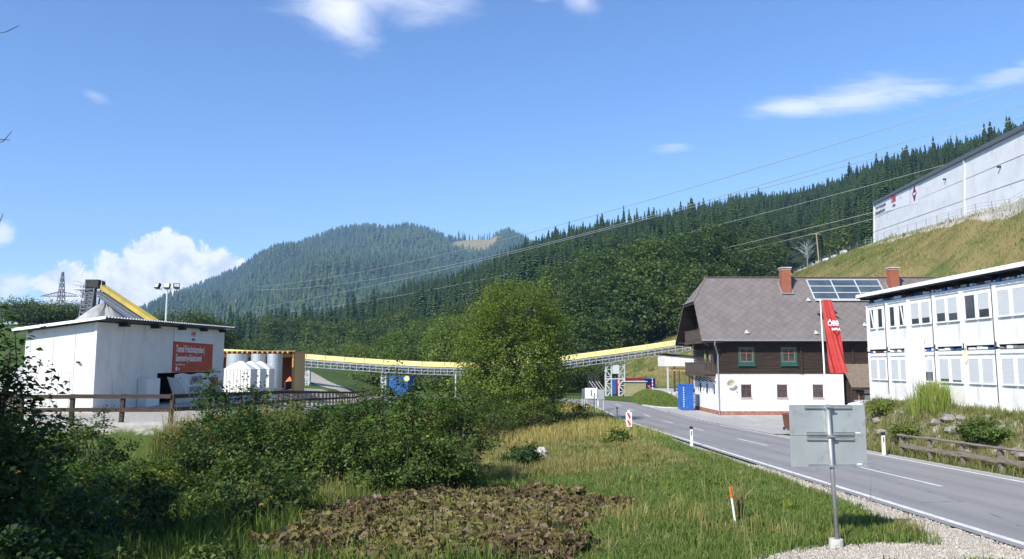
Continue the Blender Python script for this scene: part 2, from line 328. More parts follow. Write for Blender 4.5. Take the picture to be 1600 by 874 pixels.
class MB:
    """collects shapes; build() links them as one mesh object"""
    def __init__(s): s.v = []; s.f = []; s.mi = []; s.m = 0; s.M = None
    def add(s, vs, fs):
        b = len(s.v)
        if s.M is not None: vs = [s.M @ Vector(q) for q in vs]
        s.v += [tuple(q) for q in vs]; s.f += [tuple(b + i for i in f) for f in fs]; s.mi += [s.m] * len(fs)
        return s
    def box(s, x0, x1, y0, y1, z0, z1):
        return s.add([(x0, y0, z0), (x1, y0, z0), (x1, y1, z0), (x0, y1, z0), (x0, y0, z1), (x1, y0, z1), (x1, y1, z1), (x0, y1, z1)],
                     [(0, 3, 2, 1), (4, 5, 6, 7), (0, 1, 5, 4), (1, 2, 6, 5), (2, 3, 7, 6), (3, 0, 4, 7)])
    def tube(s, p0, p1, r0, r1=None, n=6, cap=True):
        p0 = Vector(p0); p1 = Vector(p1); r1 = r0 if r1 is None else r1
        d = (p1 - p0)
        if d.length < 1e-6: return s
        q = d.to_track_quat('Z', 'Y'); vs = []
        for p, r in ((p0, r0), (p1, r1)):
            for k in range(n):
                a = 2 * math.pi * k / n; vs.append(p + q @ Vector((r * math.cos(a), r * math.sin(a), 0)))
        fs = [(k, (k + 1) % n, n + (k + 1) % n, n + k) for k in range(n)]
        if cap: fs += [tuple(range(n - 1, -1, -1)), tuple(range(n, 2 * n))]
        return s.add(vs, fs)
    def bar(s, p0, p1, wd, ht):
        """rectangular bar; ht is measured upwards"""
        p0 = Vector(p0); p1 = Vector(p1); d = (p1 - p0).normalized()
        up = Vector((0, 0, 1)) if abs(d.z) < 0.98 else Vector((0, 1, 0))
        a = d.cross(up).normalized() * wd / 2; c = a.cross(d).normalized() * ht / 2
        vs = [p + q for p in (p0, p1) for q in (-a - c, a - c, a + c, -a + c)]
        return s.add(vs, [(0, 1, 2, 3), (7, 6, 5, 4), (0, 4, 5, 1), (1, 5, 6, 2), (2, 6, 7, 3), (3, 7, 4, 0)])
    def prism(s, poly, vec):
        """polygon (3-D points) swept along vec"""
        n = len(poly); vec = Vector(vec)
        vs = [Vector(p) for p in poly] + [Vector(p) + vec for p in poly]
        return s.add(vs, [tuple(range(n - 1, -1, -1)), tuple(range(n, 2 * n))] + [(k, (k + 1) % n, n + (k + 1) % n, n + k) for k in range(n)])
    def build(s, name, mats, parent=None, origin=None, smooth=False, bevel=0.0):
        me = bpy.data.meshes.new(name)
        vs = s.v
        if origin is not None:
            o_ = Vector(origin); vs = [tuple(Vector(q) - o_) for q in vs]
        me.from_pydata(vs, [], s.f)
        if not isinstance(mats, (list, tuple)): mats = [mats]
        for m_ in mats: me.materials.append(m_)
        me.polygons.foreach_set('material_index', s.mi)
        if smooth: me.polygons.foreach_set('use_smooth', [True] * len(s.f))
        me.update()
        ob = bpy.data.objects.new(name, me); col.objects.link(ob)
        if parent: ob.parent = parent
        if bevel:
            md = ob.modifiers.new('bevel', 'BEVEL'); md.width = bevel; md.segments = 2; md.limit_method = 'ANGLE'
        return ob


def quick(V, Q, name, material, parent=None, tint=None, nv=4):
    """fast mesh of equal-sized faces from numpy arrays"""
    me = bpy.data.meshes.new(name); V = np.asarray(V, np.float32); Q = np.asarray(Q, np.int32)
    me.vertices.add(len(V)); me.vertices.foreach_set('co', V.ravel())
    me.loops.add(Q.size); me.loops.foreach_set('vertex_index', Q.ravel())
    me.polygons.add(len(Q)); me.polygons.foreach_set('loop_start', np.arange(0, Q.size, nv, dtype=np.int32))
    me.polygons.foreach_set('loop_total', np.full(len(Q), nv, np.int32))
    me.update(calc_edges=True)
    if tint is not None:
        at = me.attributes.new('tint', 'FLOAT', 'POINT'); at.data.foreach_set('value', np.asarray(tint, np.float32))
    me.materials.append(material)
    ob = bpy.data.objects.new(name, me); col.objects.link(ob)
    if parent: ob.parent = parent
    return ob


def text(s, size, material, name='lettering', parent=None, loc=(0, 0, 0), rot=(0, 0, 0), ext=0.004, sx=1.0, align='LEFT', bold=0.0):
    cu = bpy.data.curves.new(name, 'FONT'); cu.body = s; cu.size = size; cu.extrude = ext; cu.align_x = align; cu.offset = bold
    tmp = bpy.data.objects.new(name + '_tmp', cu)
    col.objects.link(tmp); bpy.context.view_layer.update()
    me = bpy.data.meshes.new_from_object(tmp); col.objects.unlink(tmp); bpy.data.objects.remove(tmp)
    me.materials.clear(); me.materials.append(material); me.transform(Matrix.Diagonal((sx, 1, 1, 1)))
    ob = bpy.data.objects.new(name, me); col.objects.link(ob); ob.location = loc; ob.rotation_euler = rot
    if parent: ob.parent = parent
    return ob


# ------------------------------------------------------------------ terrain
def ss(a, b, x):
    t_ = np.clip((np.asarray(x, float) - a) / (b - a), 0, 1); return t_ * t_ * (3 - 2 * t_)


def lattice(ix, iy, seed):
    n = (ix * 374761393 + iy * 668265263 + seed * 974711) & 0x7fffffff
    n = ((n ^ (n >> 13)) * 1274126177) & 0x7fffffff
    return ((n ^ (n >> 16)) & 0xffff) / 65535.0


def vnoise(x, y, seed=0):
    x = np.asarray(x, float); y = np.asarray(y, float)
    ix = np.floor(x).astype(np.int64); iy = np.floor(y).astype(np.int64); fx = x - ix; fy = y - iy
    fx = fx * fx * (3 - 2 * fx); fy = fy * fy * (3 - 2 * fy)
    a = lattice(ix, iy, seed); b_ = lattice(ix + 1, iy, seed); c = lattice(ix, iy + 1, seed); d = lattice(ix + 1, iy + 1, seed)
    return (a * (1 - fx) + b_ * fx) * (1 - fy) + (c * (1 - fx) + d * fx) * fy - 0.5


def fbm(x, y, seed=0, o=4):
    s_ = 0; a = 1.0
    for k in range(o): s_ = s_ + a * vnoise(x * 2 ** k, y * 2 ** k, seed + k); a *= 0.5
    return s_


def road_z(Y):
    q = 68.0 - np.asarray(Y, float); return 0.0275 * 0.5 * (q + np.sqrt(q * q + 36))


XF_Y = [32, 45, 57, 85, 130, 160]; XF_X = [-13.4, -13.6, -15.2, -17.5, -21, -24]
XB_Y = [0, 60, 80, 95, 110, 130, 150, 180, 250, 400]; XB_X = [34, 34, 44, 46, 40, 28, 15, 5, 0, 20]


def XT(Y): return 73.3 + (Y - 110) * 0.2333
def zT(Y): return np.where(Y < 200, 28.7 + (Y - 110) * 0.0867, 36.5 + (Y - 200) * 0.0667)


PXF = [-600, 200, 350, 400, 500, 600, 700, 800, 860, 930, 1000, 1080, 1180, 1240, 1300, 1366, 1500, 1600, 2200]
PYF = [560, 552, 532, 520, 490, 465, 438, 395, 369, 356, 351, 333, 311, 296, 280, 263, 233, 200, 70]
DF = [700, 730, 760, 780, 800, 830, 850, 880, 890, 900, 900, 900, 890, 870, 850, 800, 750, 700, 600]
Y0F = [400, 400, 380, 350, 310, 280, 250, 215, 185, 172, 168, 185, 260, 380, 350, 270, 215, 190, 170]
Z0F = [0, 0, 0, 0, 0, 1, 2, 3, 4, 6, 9, 16, 30, 47, 46, 42, 38, 37, 36]


def upx(X, Y): return 800 + F * X / np.maximum(Y, 1.0)


def forest(X, Y):
    p = upx(X, Y); D = np.interp(p, PXF, DF); y0 = np.interp(p, PXF, Y0F); z0 = np.interp(p, PXF, Z0F)
    zr = CAMZ + (570 - np.interp(p, PXF, PYF)) * D / F - 21
    t_ = (Y - y0) / (D - y0)
    z = z0 + (zr - z0) * np.clip(t_, 0, 1) ** 0.92 - np.clip(t_ - 1, 0, 1.5) * 60
    z = z - 10 * (1 - ss(0.0, 0.09, t_))
    z = z + 14 * fbm(X / 90, Y / 90, 5) * ss(0.05, 0.3, t_) * (1 - ss(0.8, 1.0, t_))
    return np.where((t_ > 0) & (Y > 60), z, -50.0), t_


PXM = [-900, -200, 60, 215, 280, 340, 400, 480, 530, 570, 600, 640, 675, 700, 715, 745, 765, 775, 795, 830, 900, 1100, 2200]
PYM = [540, 530, 520, 482, 455, 430, 403, 370, 353, 349, 352, 348, 357, 368, 370, 368, 368, 362, 356, 376, 400, 420, 400]


def mount(X, Y):
    p = upx(X, Y); zr = CAMZ + (570 - np.interp(p, PXM, PYM)) * 3500 / F - 15
    t_ = (Y - 1150) / (3500 - 1150.0)
    z = zr * np.clip(t_, 0, 1) ** 0.85 - np.clip(t_ - 1, 0, 1) * 300
    env = ss(0.02, 0.3, t_) * (1 - ss(0.85, 1.0, t_))
    rid = np.abs(fbm(X / 420 + Y / 900, Y / 1500, 21, 4))
    z = z + env * (230 * (rid - 0.25) + 60 * fbm(X / 200, Y / 200, 9)) * np.clip(zr / 500, 0.1, 1)
    return np.where(t_ > 0, z, -50.0), t_


def height(X, Y, under=True):
    X = np.asarray(X, float); Y = np.asarray(Y, float)
    r = road_z(Y)
    fade = 1 - ss(110, 160, Y)
    h = r - 0.60 * ss(1.6, 9, 9.0 - X) * fade + 0.12 * fbm(X / 3, Y / 3, 3, 3) * ss(0.2, 1.5, 8.9 - X) * fade
    # left plateau
    xf = np.interp(Y, XF_Y, XF_X); yf = np.interp(X, [-40, -24, -13.4], [30, 31.5, 32.5]); d = np.minimum(xf - X, Y - yf)
    mk_ = ss(-3.4, -0.15, d)
    zp = np.interp(Y, [30, 45, 57, 85, 130, 200], [2.45, 2.17, 1.75, 0.72, -0.15, 0]); zp2 = np.interp(Y, [30, 85, 115, 150], [2.45, 2.35, 1.2, 0.3])
    zp = zp + (zp2 - zp) * ss(3.0, 7.0, xf - X)
    h = h * (1 - mk_) + zp * mk_
    # embankment and meadow hill to the left behind
    h = h + 4.2 * ss(22, 44, -X) * ss(108, 142, Y) * (1 - ss(220, 330, Y)) + 11 * ss(85, 210, Y) * ss(40, 125, -X) * (1 - 0.6 * ss(500, 900, Y))
    # right: container platform
    pm = ss(17.3, 19.8, X) * (1 - ss(42.0, 46.0, Y) * (1 - 0.6 * ss(20.3, 20.8, X))) * (1 - ss(46, 49, Y))
    h = h * (1 - pm) + (2.88 + 0.10 * fbm(X / 1.5, Y / 1.5, 8, 3)) * pm
    # bank roughness
    bk = ss(17.0, 17.8, X) * (1 - ss(19.0, 20.0, X)) * (1 - ss(45, 48, Y)); h = h + 0.35 * fbm(X / 0.9, Y / 1.1, 13, 3) * bk
    # mound between the road and the drive
    e = ((X - 18.1) / 2.6) ** 2 + ((Y - 98.5) / 11.5) ** 2
    h = h + 1.55 * np.clip(1 - e, 0, 1) ** 0.75 * (e < 1) * (1 - 0.30 * np.clip((X - 17.6) / 3, 0, 1)) + 0.25 * np.clip(1 - e, 0, 1) * fbm(X / 1.5, Y / 3, 23, 3)
    h = h + 1.3 * ss(88, 112, Y) * ss(18.5, 22, X) * fade
    # hillside on the right
    xb = np.interp(Y, XB_Y, XB_X); xt = XT(Y); zt = zT(Y); tt = np.clip((X - xb) / (xt - xb), 0, 1)
    off = 1 - ss(430, 520, Y)
    sl = zt * (0.35 * tt * tt + 0.65 * tt) * off + 0.9 * fbm(X / 6, Y / 6, 17, 4) * (tt > 0.02) * (tt < 0.97)
    h = np.where(tt > 0, np.maximum(h, sl + h * (1 - ss(0, 0.3, tt))), h)
    hf, tf = forest(X, Y); h = np.maximum(h, hf)
    hm, tm = mount(X, Y); h = np.maximum(h, hm)
    if under:   # the ground dips a little under the paved surfaces
        rd = ss(9.25, 9.6, X) * (1 - ss(16.1, 16.45, X)) * (1 - ss(92, 95, Y)) * (Y > 0)
        h = h - 0.10 * rd
    return h


def H(x, y, under=False): return float(height(np.array([x]), np.array([y]), under)[0])


def hit(px, py, lo=8.0, hi=400.0):
    """where the sight line through a picture point meets the terrain"""
    u, v = pix(px, py); Y = lo
    while Y < hi:
        if CAMZ + v * Y < H(u * Y, Y): break
        Y += 0.1 + Y * 0.004
    return Vector((u * Y, Y, H(u * Y, Y)))


def ellipse(X, Y, cx, cy_, rx, ry): return ((X - cx) / rx) ** 2 + ((Y - cy_) / ry) ** 2


# one sheet of ground, finest near the camera, out to beyond the far ridge
az_f = np.linspace(R(-44), R(44), 620); az_r = np.linspace(R(44), R(360 - 44), 90)[1:-1]
az = np.concatenate([az_f, az_r]); nr = 520
rad = np.geomspace(2.5, 9000, nr)
AZ, RD = np.meshgrid(az, rad); GX = RD * np.sin(AZ); GY = RD * np.cos(AZ); GZ = height(GX, GY)
na = len(az); idx = np.arange(nr * na).reshape(nr, na); nxt = np.roll(idx, -1, axis=1)
Q = np.stack([idx[:-1], nxt[:-1], nxt[1:], idx[1:]], -1).reshape(-1, 4)[:, ::-1]
V = np.stack([GX, GY, GZ], -1).reshape(-1, 3)
ground = quick(V, Q, 'ground', gm); tag(ground, kind='structure')
ground.data.polygons.foreach_set('use_smooth', np.ones(len(Q), bool))
X_, Y_ = V[:, 0], V[:, 1]
sh_w = 0.35 + 0.5 * (vnoise(Y_ / 2.5, Y_ * 0, 2) + 0.5) + 0.9 * ss(26, 15, Y_)
gravel = ss(0.5, -0.3, np.abs(X_ - 9.25) - sh_w * 0.5) * (Y_ < 92) * (Y_ > 0)
gravel = np.maximum(gravel, ss(1.3, 0.7, ellipse(X_, Y_, 6.5, 14.3, 2.7, 1.3)) * 0.9)
gravel = np.maximum(gravel, ss(1.2, 0.6, ellipse(X_, Y_, 9.2, 15.0, 1.5, 2.2)) * 0.75)
gravel = np.maximum(gravel, ss(0.35, 0.1, np.abs(X_ - 16.55)) * (Y_ < 62) * (Y_ > 0))
xf = np.interp(Y_, XF_Y, XF_X); yf = np.interp(X_, [-40, -24, -13.4], [30, 31.5, 32.5]); dd = np.minimum(xf - X_, Y_ - yf)
gravel = np.maximum(gravel, ss(-0.4, 0.1, dd) * (Y_ < 105) * ss(-75, -55, X_))
gravel = np.maximum(gravel, 0.55 * ss(-2.0, -0.6, dd) * ss(0.5, 0, dd) * (Y_ < 60))
gravel = np.maximum(gravel, 0.9 * ss(34, 30, np.abs(X_ + 22)) * 0 + 0.9 * ss(3.2, 2.2, np.abs(X_ + 20 + (Y_ - 110) * 0.62)) * (Y_ > 108) * (Y_ < 170))
gravel = np.maximum(gravel, 0.50 * ss(17.2, 17.9, X_) * ss(20.2, 19.4, X_) * (Y_ < 47) * (Y_ > 0))
gravel = np.maximum(gravel, ss(17, 18, X_) * ss(46, 49, Y_) * (Y_ < 90) * ss(50, 44, X_))
gravel = np.maximum(gravel, 0.80 * ss(3.2, 1.0, np.abs(X_ - XT(Y_) + 0.3)) * (Y_ > 60) * (Y_ < 400))
_, tf = forest(X_, Y_); hf_, _ = forest(X_, Y_); hm_, tm = mount(X_, Y_)
fl = np.maximum(ss(0.0, 0.02, tf) * (Y_ > 60) * (GZ.ravel() <= hf_ + 0.5), ss(0, 0.02, tm))
pm_ = upx(X_, Y_)
clear = np.maximum(ss(1.0, 0.6, ellipse(pm_, tm, 742, 0.93, 44, 0.09)), ss(1.0, 0.7, ellipse(pm_, tm, 360, 0.36, 30, 0.10)))
fl = fl * (1 - clear)
dryz = 0.10 + 0 * X_
dryz = np.maximum(dryz, 0.62 * ss(-0.05, 0.05, (X_ - np.interp(Y_, XB_Y, XB_X)) / 60) * (Y_ > 20))
dryz = np.maximum(dryz, 0.45 * ss(0.0, 0.3, (Y_ - 34) / 30) * ss(7.6, 5.5, X_) * ss(-12, -8, X_) * (Y_ < 120))
dryz = np.maximum(dryz, 0.85 * ss(16.9, 17.3, X_) * (Y_ < 47) * (Y_ > 0) * (X_ < 21))
dryz = np.where(ellipse(X_, Y_, 18.1, 98.5, 3, 12) < 1.1, 0.1, dryz)
dryz = np.where((Y_ > 120) & (X_ < -20), 0.25, dryz)
dryz = np.maximum(dryz, clear * 0.75 * (Y_ > 1000))
ca = ground.data.attributes.new('zone', 'FLOAT_COLOR', 'POINT')
ca.data.foreach_set('color', np.stack([gravel, dryz, fl, np.ones_like(fl)], -1).astype(np.float32).ravel())


def strip(name, pts_l, pts_r, material, kind='structure'):
    """ribbon between two lines of points"""
    n = len(pts_l); m = MB(); m.add(list(pts_l) + list(pts_r), [(k, n + k, n + k + 1, k + 1) for k in range(n - 1)])
    return m.build(name, material)


RC, RR = 12.85, 24.0                          # the road's axis and the radius of its bend


def road_pt(s, off, dz=0.0):
    """s metres along the road from Y = 2, off metres right of its axis"""
    Ls = 92.0 - 2.0
    if s <= Ls: x, y = RC + off, 2 + s
    else:
        a = min((s - Ls) / RR, R(88)); e = max(0, (s - Ls) - RR * R(88))
        rr = RR + off; x = RC - RR + rr * math.cos(a) - e * math.sin(a); y = 92.0 + rr * math.sin(a) + e * math.cos(a)
    return (x, y, float(road_z(y)) + 0.0 + dz)


ds = list(np.arange(0, 160, 1.0))
rd = strip('road', [road_pt(s, 3.42, 0.02) for s in ds][::-1], [road_pt(s, -3.42, 0.02) for s in ds][::-1], M_asphalt)
tag(rd, kind='structure')
mm = MB()
def mark(s0, s1, off, wd):
    n = max(2, int((s1 - s0) / 1.0) + 1); sl_ = np.linspace(s0, s1, n)
    a = [road_pt(s, off - wd / 2, 0.026) for s in sl_]; b_ = [road_pt(s, off + wd / 2, 0.026) for s in sl_]
    mm.add(a + b_, [(k, n + k, n + k + 1, k + 1) for k in range(n - 1)])
mark(0, 150, -3.12, 0.19)
mark(0, 58, 3.12, 0.17)
for k in range(12): mark(59 + k * 1.5, 59.8 + k * 1.5, 3.12, 0.15)
mark(78, 150, 3.12, 0.17)
for (a0, a1) in ((7.0, 13.0), (21.8, 28.6), (37.6, 42.8), (50.6, 54.6), (60.6, 64.4), (70.6, 74.2), (80.5, 84.0), (90, 93.5), (100, 103)): mark(a0 - 0.3, a1 - 0.3, 0.0, 0.13)
tag(mm.build('road_markings', M_marking), kind='structure')

# yard and drive: paved sheet laid on the ground beside the road
ym = MB(); nx, ny = 60, 130; xs = np.linspace(16.2, 46, nx); ys = np.linspace(46.5, 128, ny)
XX, YY = np.meshgrid(xs, ys); ZZ = height(XX, YY, False) + 0.045
keep = lambda x, y: ((y > 48.6 + 0.25 * math.sin(x)) and y < 92 and (x < 19.9 + 30 * (y < 74.5)) and not (((x - 18.1) / 2.9) ** 2 + ((y - 98.5) / 12.2) ** 2 < 1)) or \
    (y >= 88 and 18.6 + max(0, (y - 98)) * 0.12 < x < 23.8 + (y - 88) * 0.05 and not (((x - 18.1) / 2.9) ** 2 + ((y - 98.5) / 12.2) ** 2 < 1))
vs = [(float(XX[j, i]), float(YY[j, i]), float(ZZ[j, i])) for j in range(ny) for i in range(nx)]
fs = [(j * nx + i, j * nx + i + 1, (j + 1) * nx + i + 1, (j + 1) * nx + i) for j in range(ny - 1) for i in range(nx - 1)
      if keep((xs[i] + xs[i + 1]) / 2, (ys[j] + ys[j + 1]) / 2)]
ym.add(vs, fs); tag(ym.build('yard_pavement', M_yard), kind='structure')
km = MB()
for k in range(46):
    a = R(-150 + k * 5.2)
    p0 = (18.1 + 2.95 * math.cos(a), 98.5 + 12.3 * math.sin(a)); a2 = a + R(5.2); p1 = (18.1 + 2.95 * math.cos(a2), 98.5 + 12.3 * math.sin(a2))
    km.bar((p0[0], p0[1], H(*p0) + 0.06), (p1[0], p1[1], H(*p1) + 0.06), 0.16, 0.2)
tag(km.build('kerb', M_concrete), kind='structure')

# ------------------------------------------------------------------ farmhouse (local origin: front left corner of the wall)
hx, hy = 20.1, 75.0
farm = thing('farmhouse', 'old farmhouse with white ground floor, dark timber upper floor and big grey slate roof', 'house', (hx, hy, 0.0))
def fb(mb, name, m, parent=None, **kw):
    return mb.build(name, m, parent or farm, **kw)
WX = 12.0      # white front wall length
LX = 23.5      # whole length
DY = 10.2
# white ground floor
g = MB(); g.box(0, WX, 0, DY, -0.6, 4.0); fb(g, 'plaster_wall', M_whitewash)
g = MB(); g.box(-0.04, WX + 0.02, -0.04, DY, -0.6, 0.42); fb(g, 'plinth', M_plinth)
# timber walls: courses of squared logs, each a little out of line
def logs(mb, x0, x1, y, z0, z1, axis='x', th=0.22, step=0.24):
    z = z0; k = 0
    while z < z1 - 0.02:
        t_ = min(step, z1 - z); o_ = rnd.uniform(-0.018, 0.018)
        if axis == 'x': mb.box(x0 - rnd.uniform(0, .05), x1 + rnd.uniform(0, .05), y - 0.03 + o_, y + th, z, z + t_ - 0.022)
        else: mb.box(y - 0.03 + o_, y + th, x0, x1, z, z + t_ - 0.022)
        z += t_; k += 1
g = MB(); logs(g, -0.02, LX, 0.02, 4.02, 8.2); g.box(0.2, LX, 0.12, DY - 0.2, 4.0, 8.3)
for px_ in (7.95, 12.95, 17.5): g.box(px_ - 0.11, px_ + 0.11, -0.16, 0.0, 4.05 if px_ < 9 else 5.0, 6.6)
fb(g, 'timber_wall', M_timber)
g = MB(); g.box(-0.05, LX, -0.06, -0.005, 3.98, 4.05); fb(g, 'sill_board', M_grey_timber)
# gable end in grey logs under the dark gable boards
g = MB(); logs(g, 0.0, DY, -0.02, 4.02, 7.3, 'y'); fb(g, 'gable_logs', M_grey_timber)
RZ, EZ, RY = 13.95, 7.2, 5.1     # ridge height, eave height, ridge depth
OV = 1.85                        # overhang at the gable
g = MB(); g.prism([(0.1, 0.15, 7.3), (0.1, DY - 0.15, 7.3), (0.1, 7.5, 11.3), (0.1, 2.9, 11.3)], (0.15, 0, 0)); fb(g, 'gable_boards', M_timber)
g = MB(); g.prism([(LX - .3, 0.2, 4), (LX - .3, DY - 0.2, 4), (LX - .3, RY, 13.3)], (0.25, 0, 0)); g.box(WX, LX, 0.6, DY, -0.6, 4.0); fb(g, 'rear_wall', M_timber)
# roof: two slopes and a half hip at the gable
ey = -1.0; ky = ey + (RY - ey) * 0.602; kz = EZ + (RZ - EZ) * 0.602
by = 2 * RY - ey; kyb = by - (ky - ey)
rx = 0.2
A = (-OV, ey, EZ); B_ = (LX + 0.8, ey, EZ); C_ = (LX + 0.8, RY, RZ); D_ = (rx, RY, RZ); E_ = (-1.65, ky, kz); G_ = (-1.65, kyb, kz)
A2 = (-OV, by, EZ); B2 = (LX + 0.8, by, EZ)
def slab(mb, poly, th, nrm):
    n = Vector(nrm).normalized() * th
    mb.prism([tuple(Vector(p) - n) for p in poly], n)
nf = Vector((0, -(RZ - EZ), RY - ey)).normalized()
g = MB(); slab(g, [A, B_, C_, D_, E_], 0.16, nf); slab(g, [B2, A2, G_, D_, C_], 0.16, (0, RZ - EZ, RY - ey)); slab(g, [E_, D_, G_], 0.16, (-2.7, 0, 1.9))
roof = fb(g, 'roof', M_slate)
g = MB()
def under(p, k=.2): return (p[0], p[1], p[2] - k)
g.prism([under(A), under((0.1, ey, EZ)), under((0.1, RY, RZ)), under((rx - .3, RY, RZ - .25)), under(E_)], (0, 0, -.05)); g.prism([under(A2), under(G_), under((rx - .3, RY, RZ - .25)), under((0.1, RY, RZ)), under((0.1, by, EZ))], (0, 0, -.05)); g.prism([under(E_, .26), under(G_, .26), under((rx, RY, RZ), .4)], (0, 0, -.05))
fb(g, 'shade_soffit', M_timber, roof)  # boards added dark so the overhang's underside reads as in shadow
g = MB(); g.tube((-OV, ey - 0.06, EZ - 0.02), (LX + 0.8, ey - 0.06, EZ - 0.02), 0.075); g.tube((-1.65, ky, kz + 0.03), (-1.65, kyb, kz + 0.03), 0.05)
g.tube((-0.12, -0.09, -0.1), (-0.12, -0.09, 5.9), 0.06); g.tube((-0.12, -0.09, 5.9), (-0.62, ey + 0.02, 6.75), 0.06); g.tube((-0.62, ey + .02, 6.75), (-0.62, ey - 0.02, 7.12), 0.06)
fb(g, 'gutter', M_steel)
g = MB()
g.bar((rx, RY, RZ + 0.04), (LX + 0.8, RY, RZ + 0.04), 0.3, 0.07); fb(g, 'ridge_cap', M_slate, roof)
g = MB(); g.bar((rx, RY, RZ + 0.03), (-1.68, ky, kz + 0.03), 0.13, 0.06); fb(g, 'hip_flashing', M_tanwood, roof)
g = MB()
for y_ in (ey + 0.35, ky + 0.2, kyb - 0.2, by - 0.35):
    zz = EZ + (RZ - EZ) * (1 - abs(y_ - RY) / (RY - ey)) - 0.34
    g = MB(); g.bar((-OV + 0.25, y_, zz), (0.1, y_, zz), 0.16, 0.2); fb(g, 'purlin', M_timber, roof)
for k in range(30): g = MB(); g.bar((0.2 + k * 0.8, ey + 0.12, EZ - 0.12), (0.2 + k * 0.8, 0.0, EZ + 0.95), 0.1, 0.14); fb(g, 'rafter', M_timber, roof)
def roof_y(z): return ey + (RY - ey) * (z - EZ) / (RZ - EZ)
for cx_ in (8.15, 19.3):
    y0 = RY - 1.15
    g = MB(); g.box(cx_ - 0.46, cx_ + 0.46, y0 - 0.42, y0 + 0.42, 12.2, 14.75); ch = fb(g, 'chimney', M_brick, roof)
    g = MB(); g.box(cx_ - 0.55, cx_ + 0.55, y0 - 0.52, y0 + 0.52, 14.75, 14.86); g.box(cx_ - 0.49, cx_ + 0.49, y0 - 0.45, y0 + 0.45, 14.6, 14.65); fb(g, 'chimney_cap', M_concrete, roof)
    g = MB(); zf = 12.75
    for s_ in (-1, 1): g.bar((cx_ + s_ * 0.58, roof_y(12.0) - 0.02, 12.06), (cx_ + s_ * 0.58, roof_y(13.3), 13.38), 0.16, 0.07)
    g.bar((cx_ - 0.62, y0 - 0.62, roof_y(0) * 0 + 12.1), (cx_ + 0.62, y0 - 0.62, 12.1), 0.22, 0.1); fb(g, 'chimney_flashing', M_steel, roof)
# little rooflights / vents and the small dormer
for (vx, vz) in ((2.7, 7.85), (9.4, 7.8), (10.0, 11.25), (14.5, 8.6)):
    g = MB(); y_ = roof_y(vz); g.add([(vx - .28, y_ - .03, vz + .06), (vx + .28, y_ - .03, vz + .06), (vx, y_ - .25, vz + .02), (vx, y_ + .2, vz + .42)], [(0, 2, 3), (2, 1, 3), (0, 1, 2)]); fb(g, 'roof_vent', M_lightsteel, roof)
g = MB(); dx, dz_ = 11.1, 9.3; yd = roof_y(dz_) - 0.25
g.prism([(dx - .5, yd, dz_), (dx + .5, yd, dz_), (dx + .5, yd, dz_ + 0.75), (dx, yd, dz_ + 1.25), (dx - .5, yd, dz_ + .75)], (0, 1.6, 0)); dm = fb(g, 'dormer', M_timber, roof)
g = MB()
for s_ in (-1, 1): slab(g, [(dx, yd - .35, dz_ + 1.42), (dx + s_ * .85, yd - .35, dz_ + .62), (dx + s_ * .85, yd + 1.2, dz_ + .62), (dx, yd + 1.7, dz_ + 1.42)][::s_], 0.08, (s_ * .8, 0, .85))
fb(g, 'dormer_roof', M_slate, roof)
g = MB(); g.box(dx - .28, dx + .28, yd - .04, yd - .005, dz_ + .12, dz_ + .72); fb(g, 'dormer_window', M_glass, roof)
# solar collectors lying on the slope
g = MB(); g2 = MB()
s0 = Vector((10.6, 0, 0)); su = Vector((1, 0, 0)); sl_dir = Vector((0, RY - ey, RZ - EZ)).normalized()
org = Vector((10.6, roof_y(11.35), 11.35)) + nf * 0.12; W_, H_ = 7.4, 2.95
def onroof(a, b_, lift=0.0): return org + su * a + sl_dir * b_ + nf * lift
for i in range(3):
    for j in range(3):
        q0, q1 = i * W_ / 3 + 0.05, (i + 1) * W_ / 3 - 0.05; r0, r1 = j * H_ / 3 + 0.04, (j + 1) * H_ / 3 - 0.04
        g.prism([onroof(q0, r0), onroof(q1, r0), onroof(q1, r1), onroof(q0, r1)], nf * 0.06)
for i in range(4): g2.bar(onroof(i * W_ / 3, 0, 0.05), onroof(i * W_ / 3, H_, 0.05), 0.10, 0.12)
for j in range(4): g2.bar(onroof(0, j * H_ / 3, 0.05), onroof(W_, j * H_ / 3, 0.05), 0.07, 0.12)
g2.bar(onroof(0, -0.15, 0.02), onroof(W_, -0.15, 0.02), 0.25, 0.1)
sp = fb(g, 'solar_panel', M_solar); fb(g2, 'panel_frame', M_lightsteel, sp)
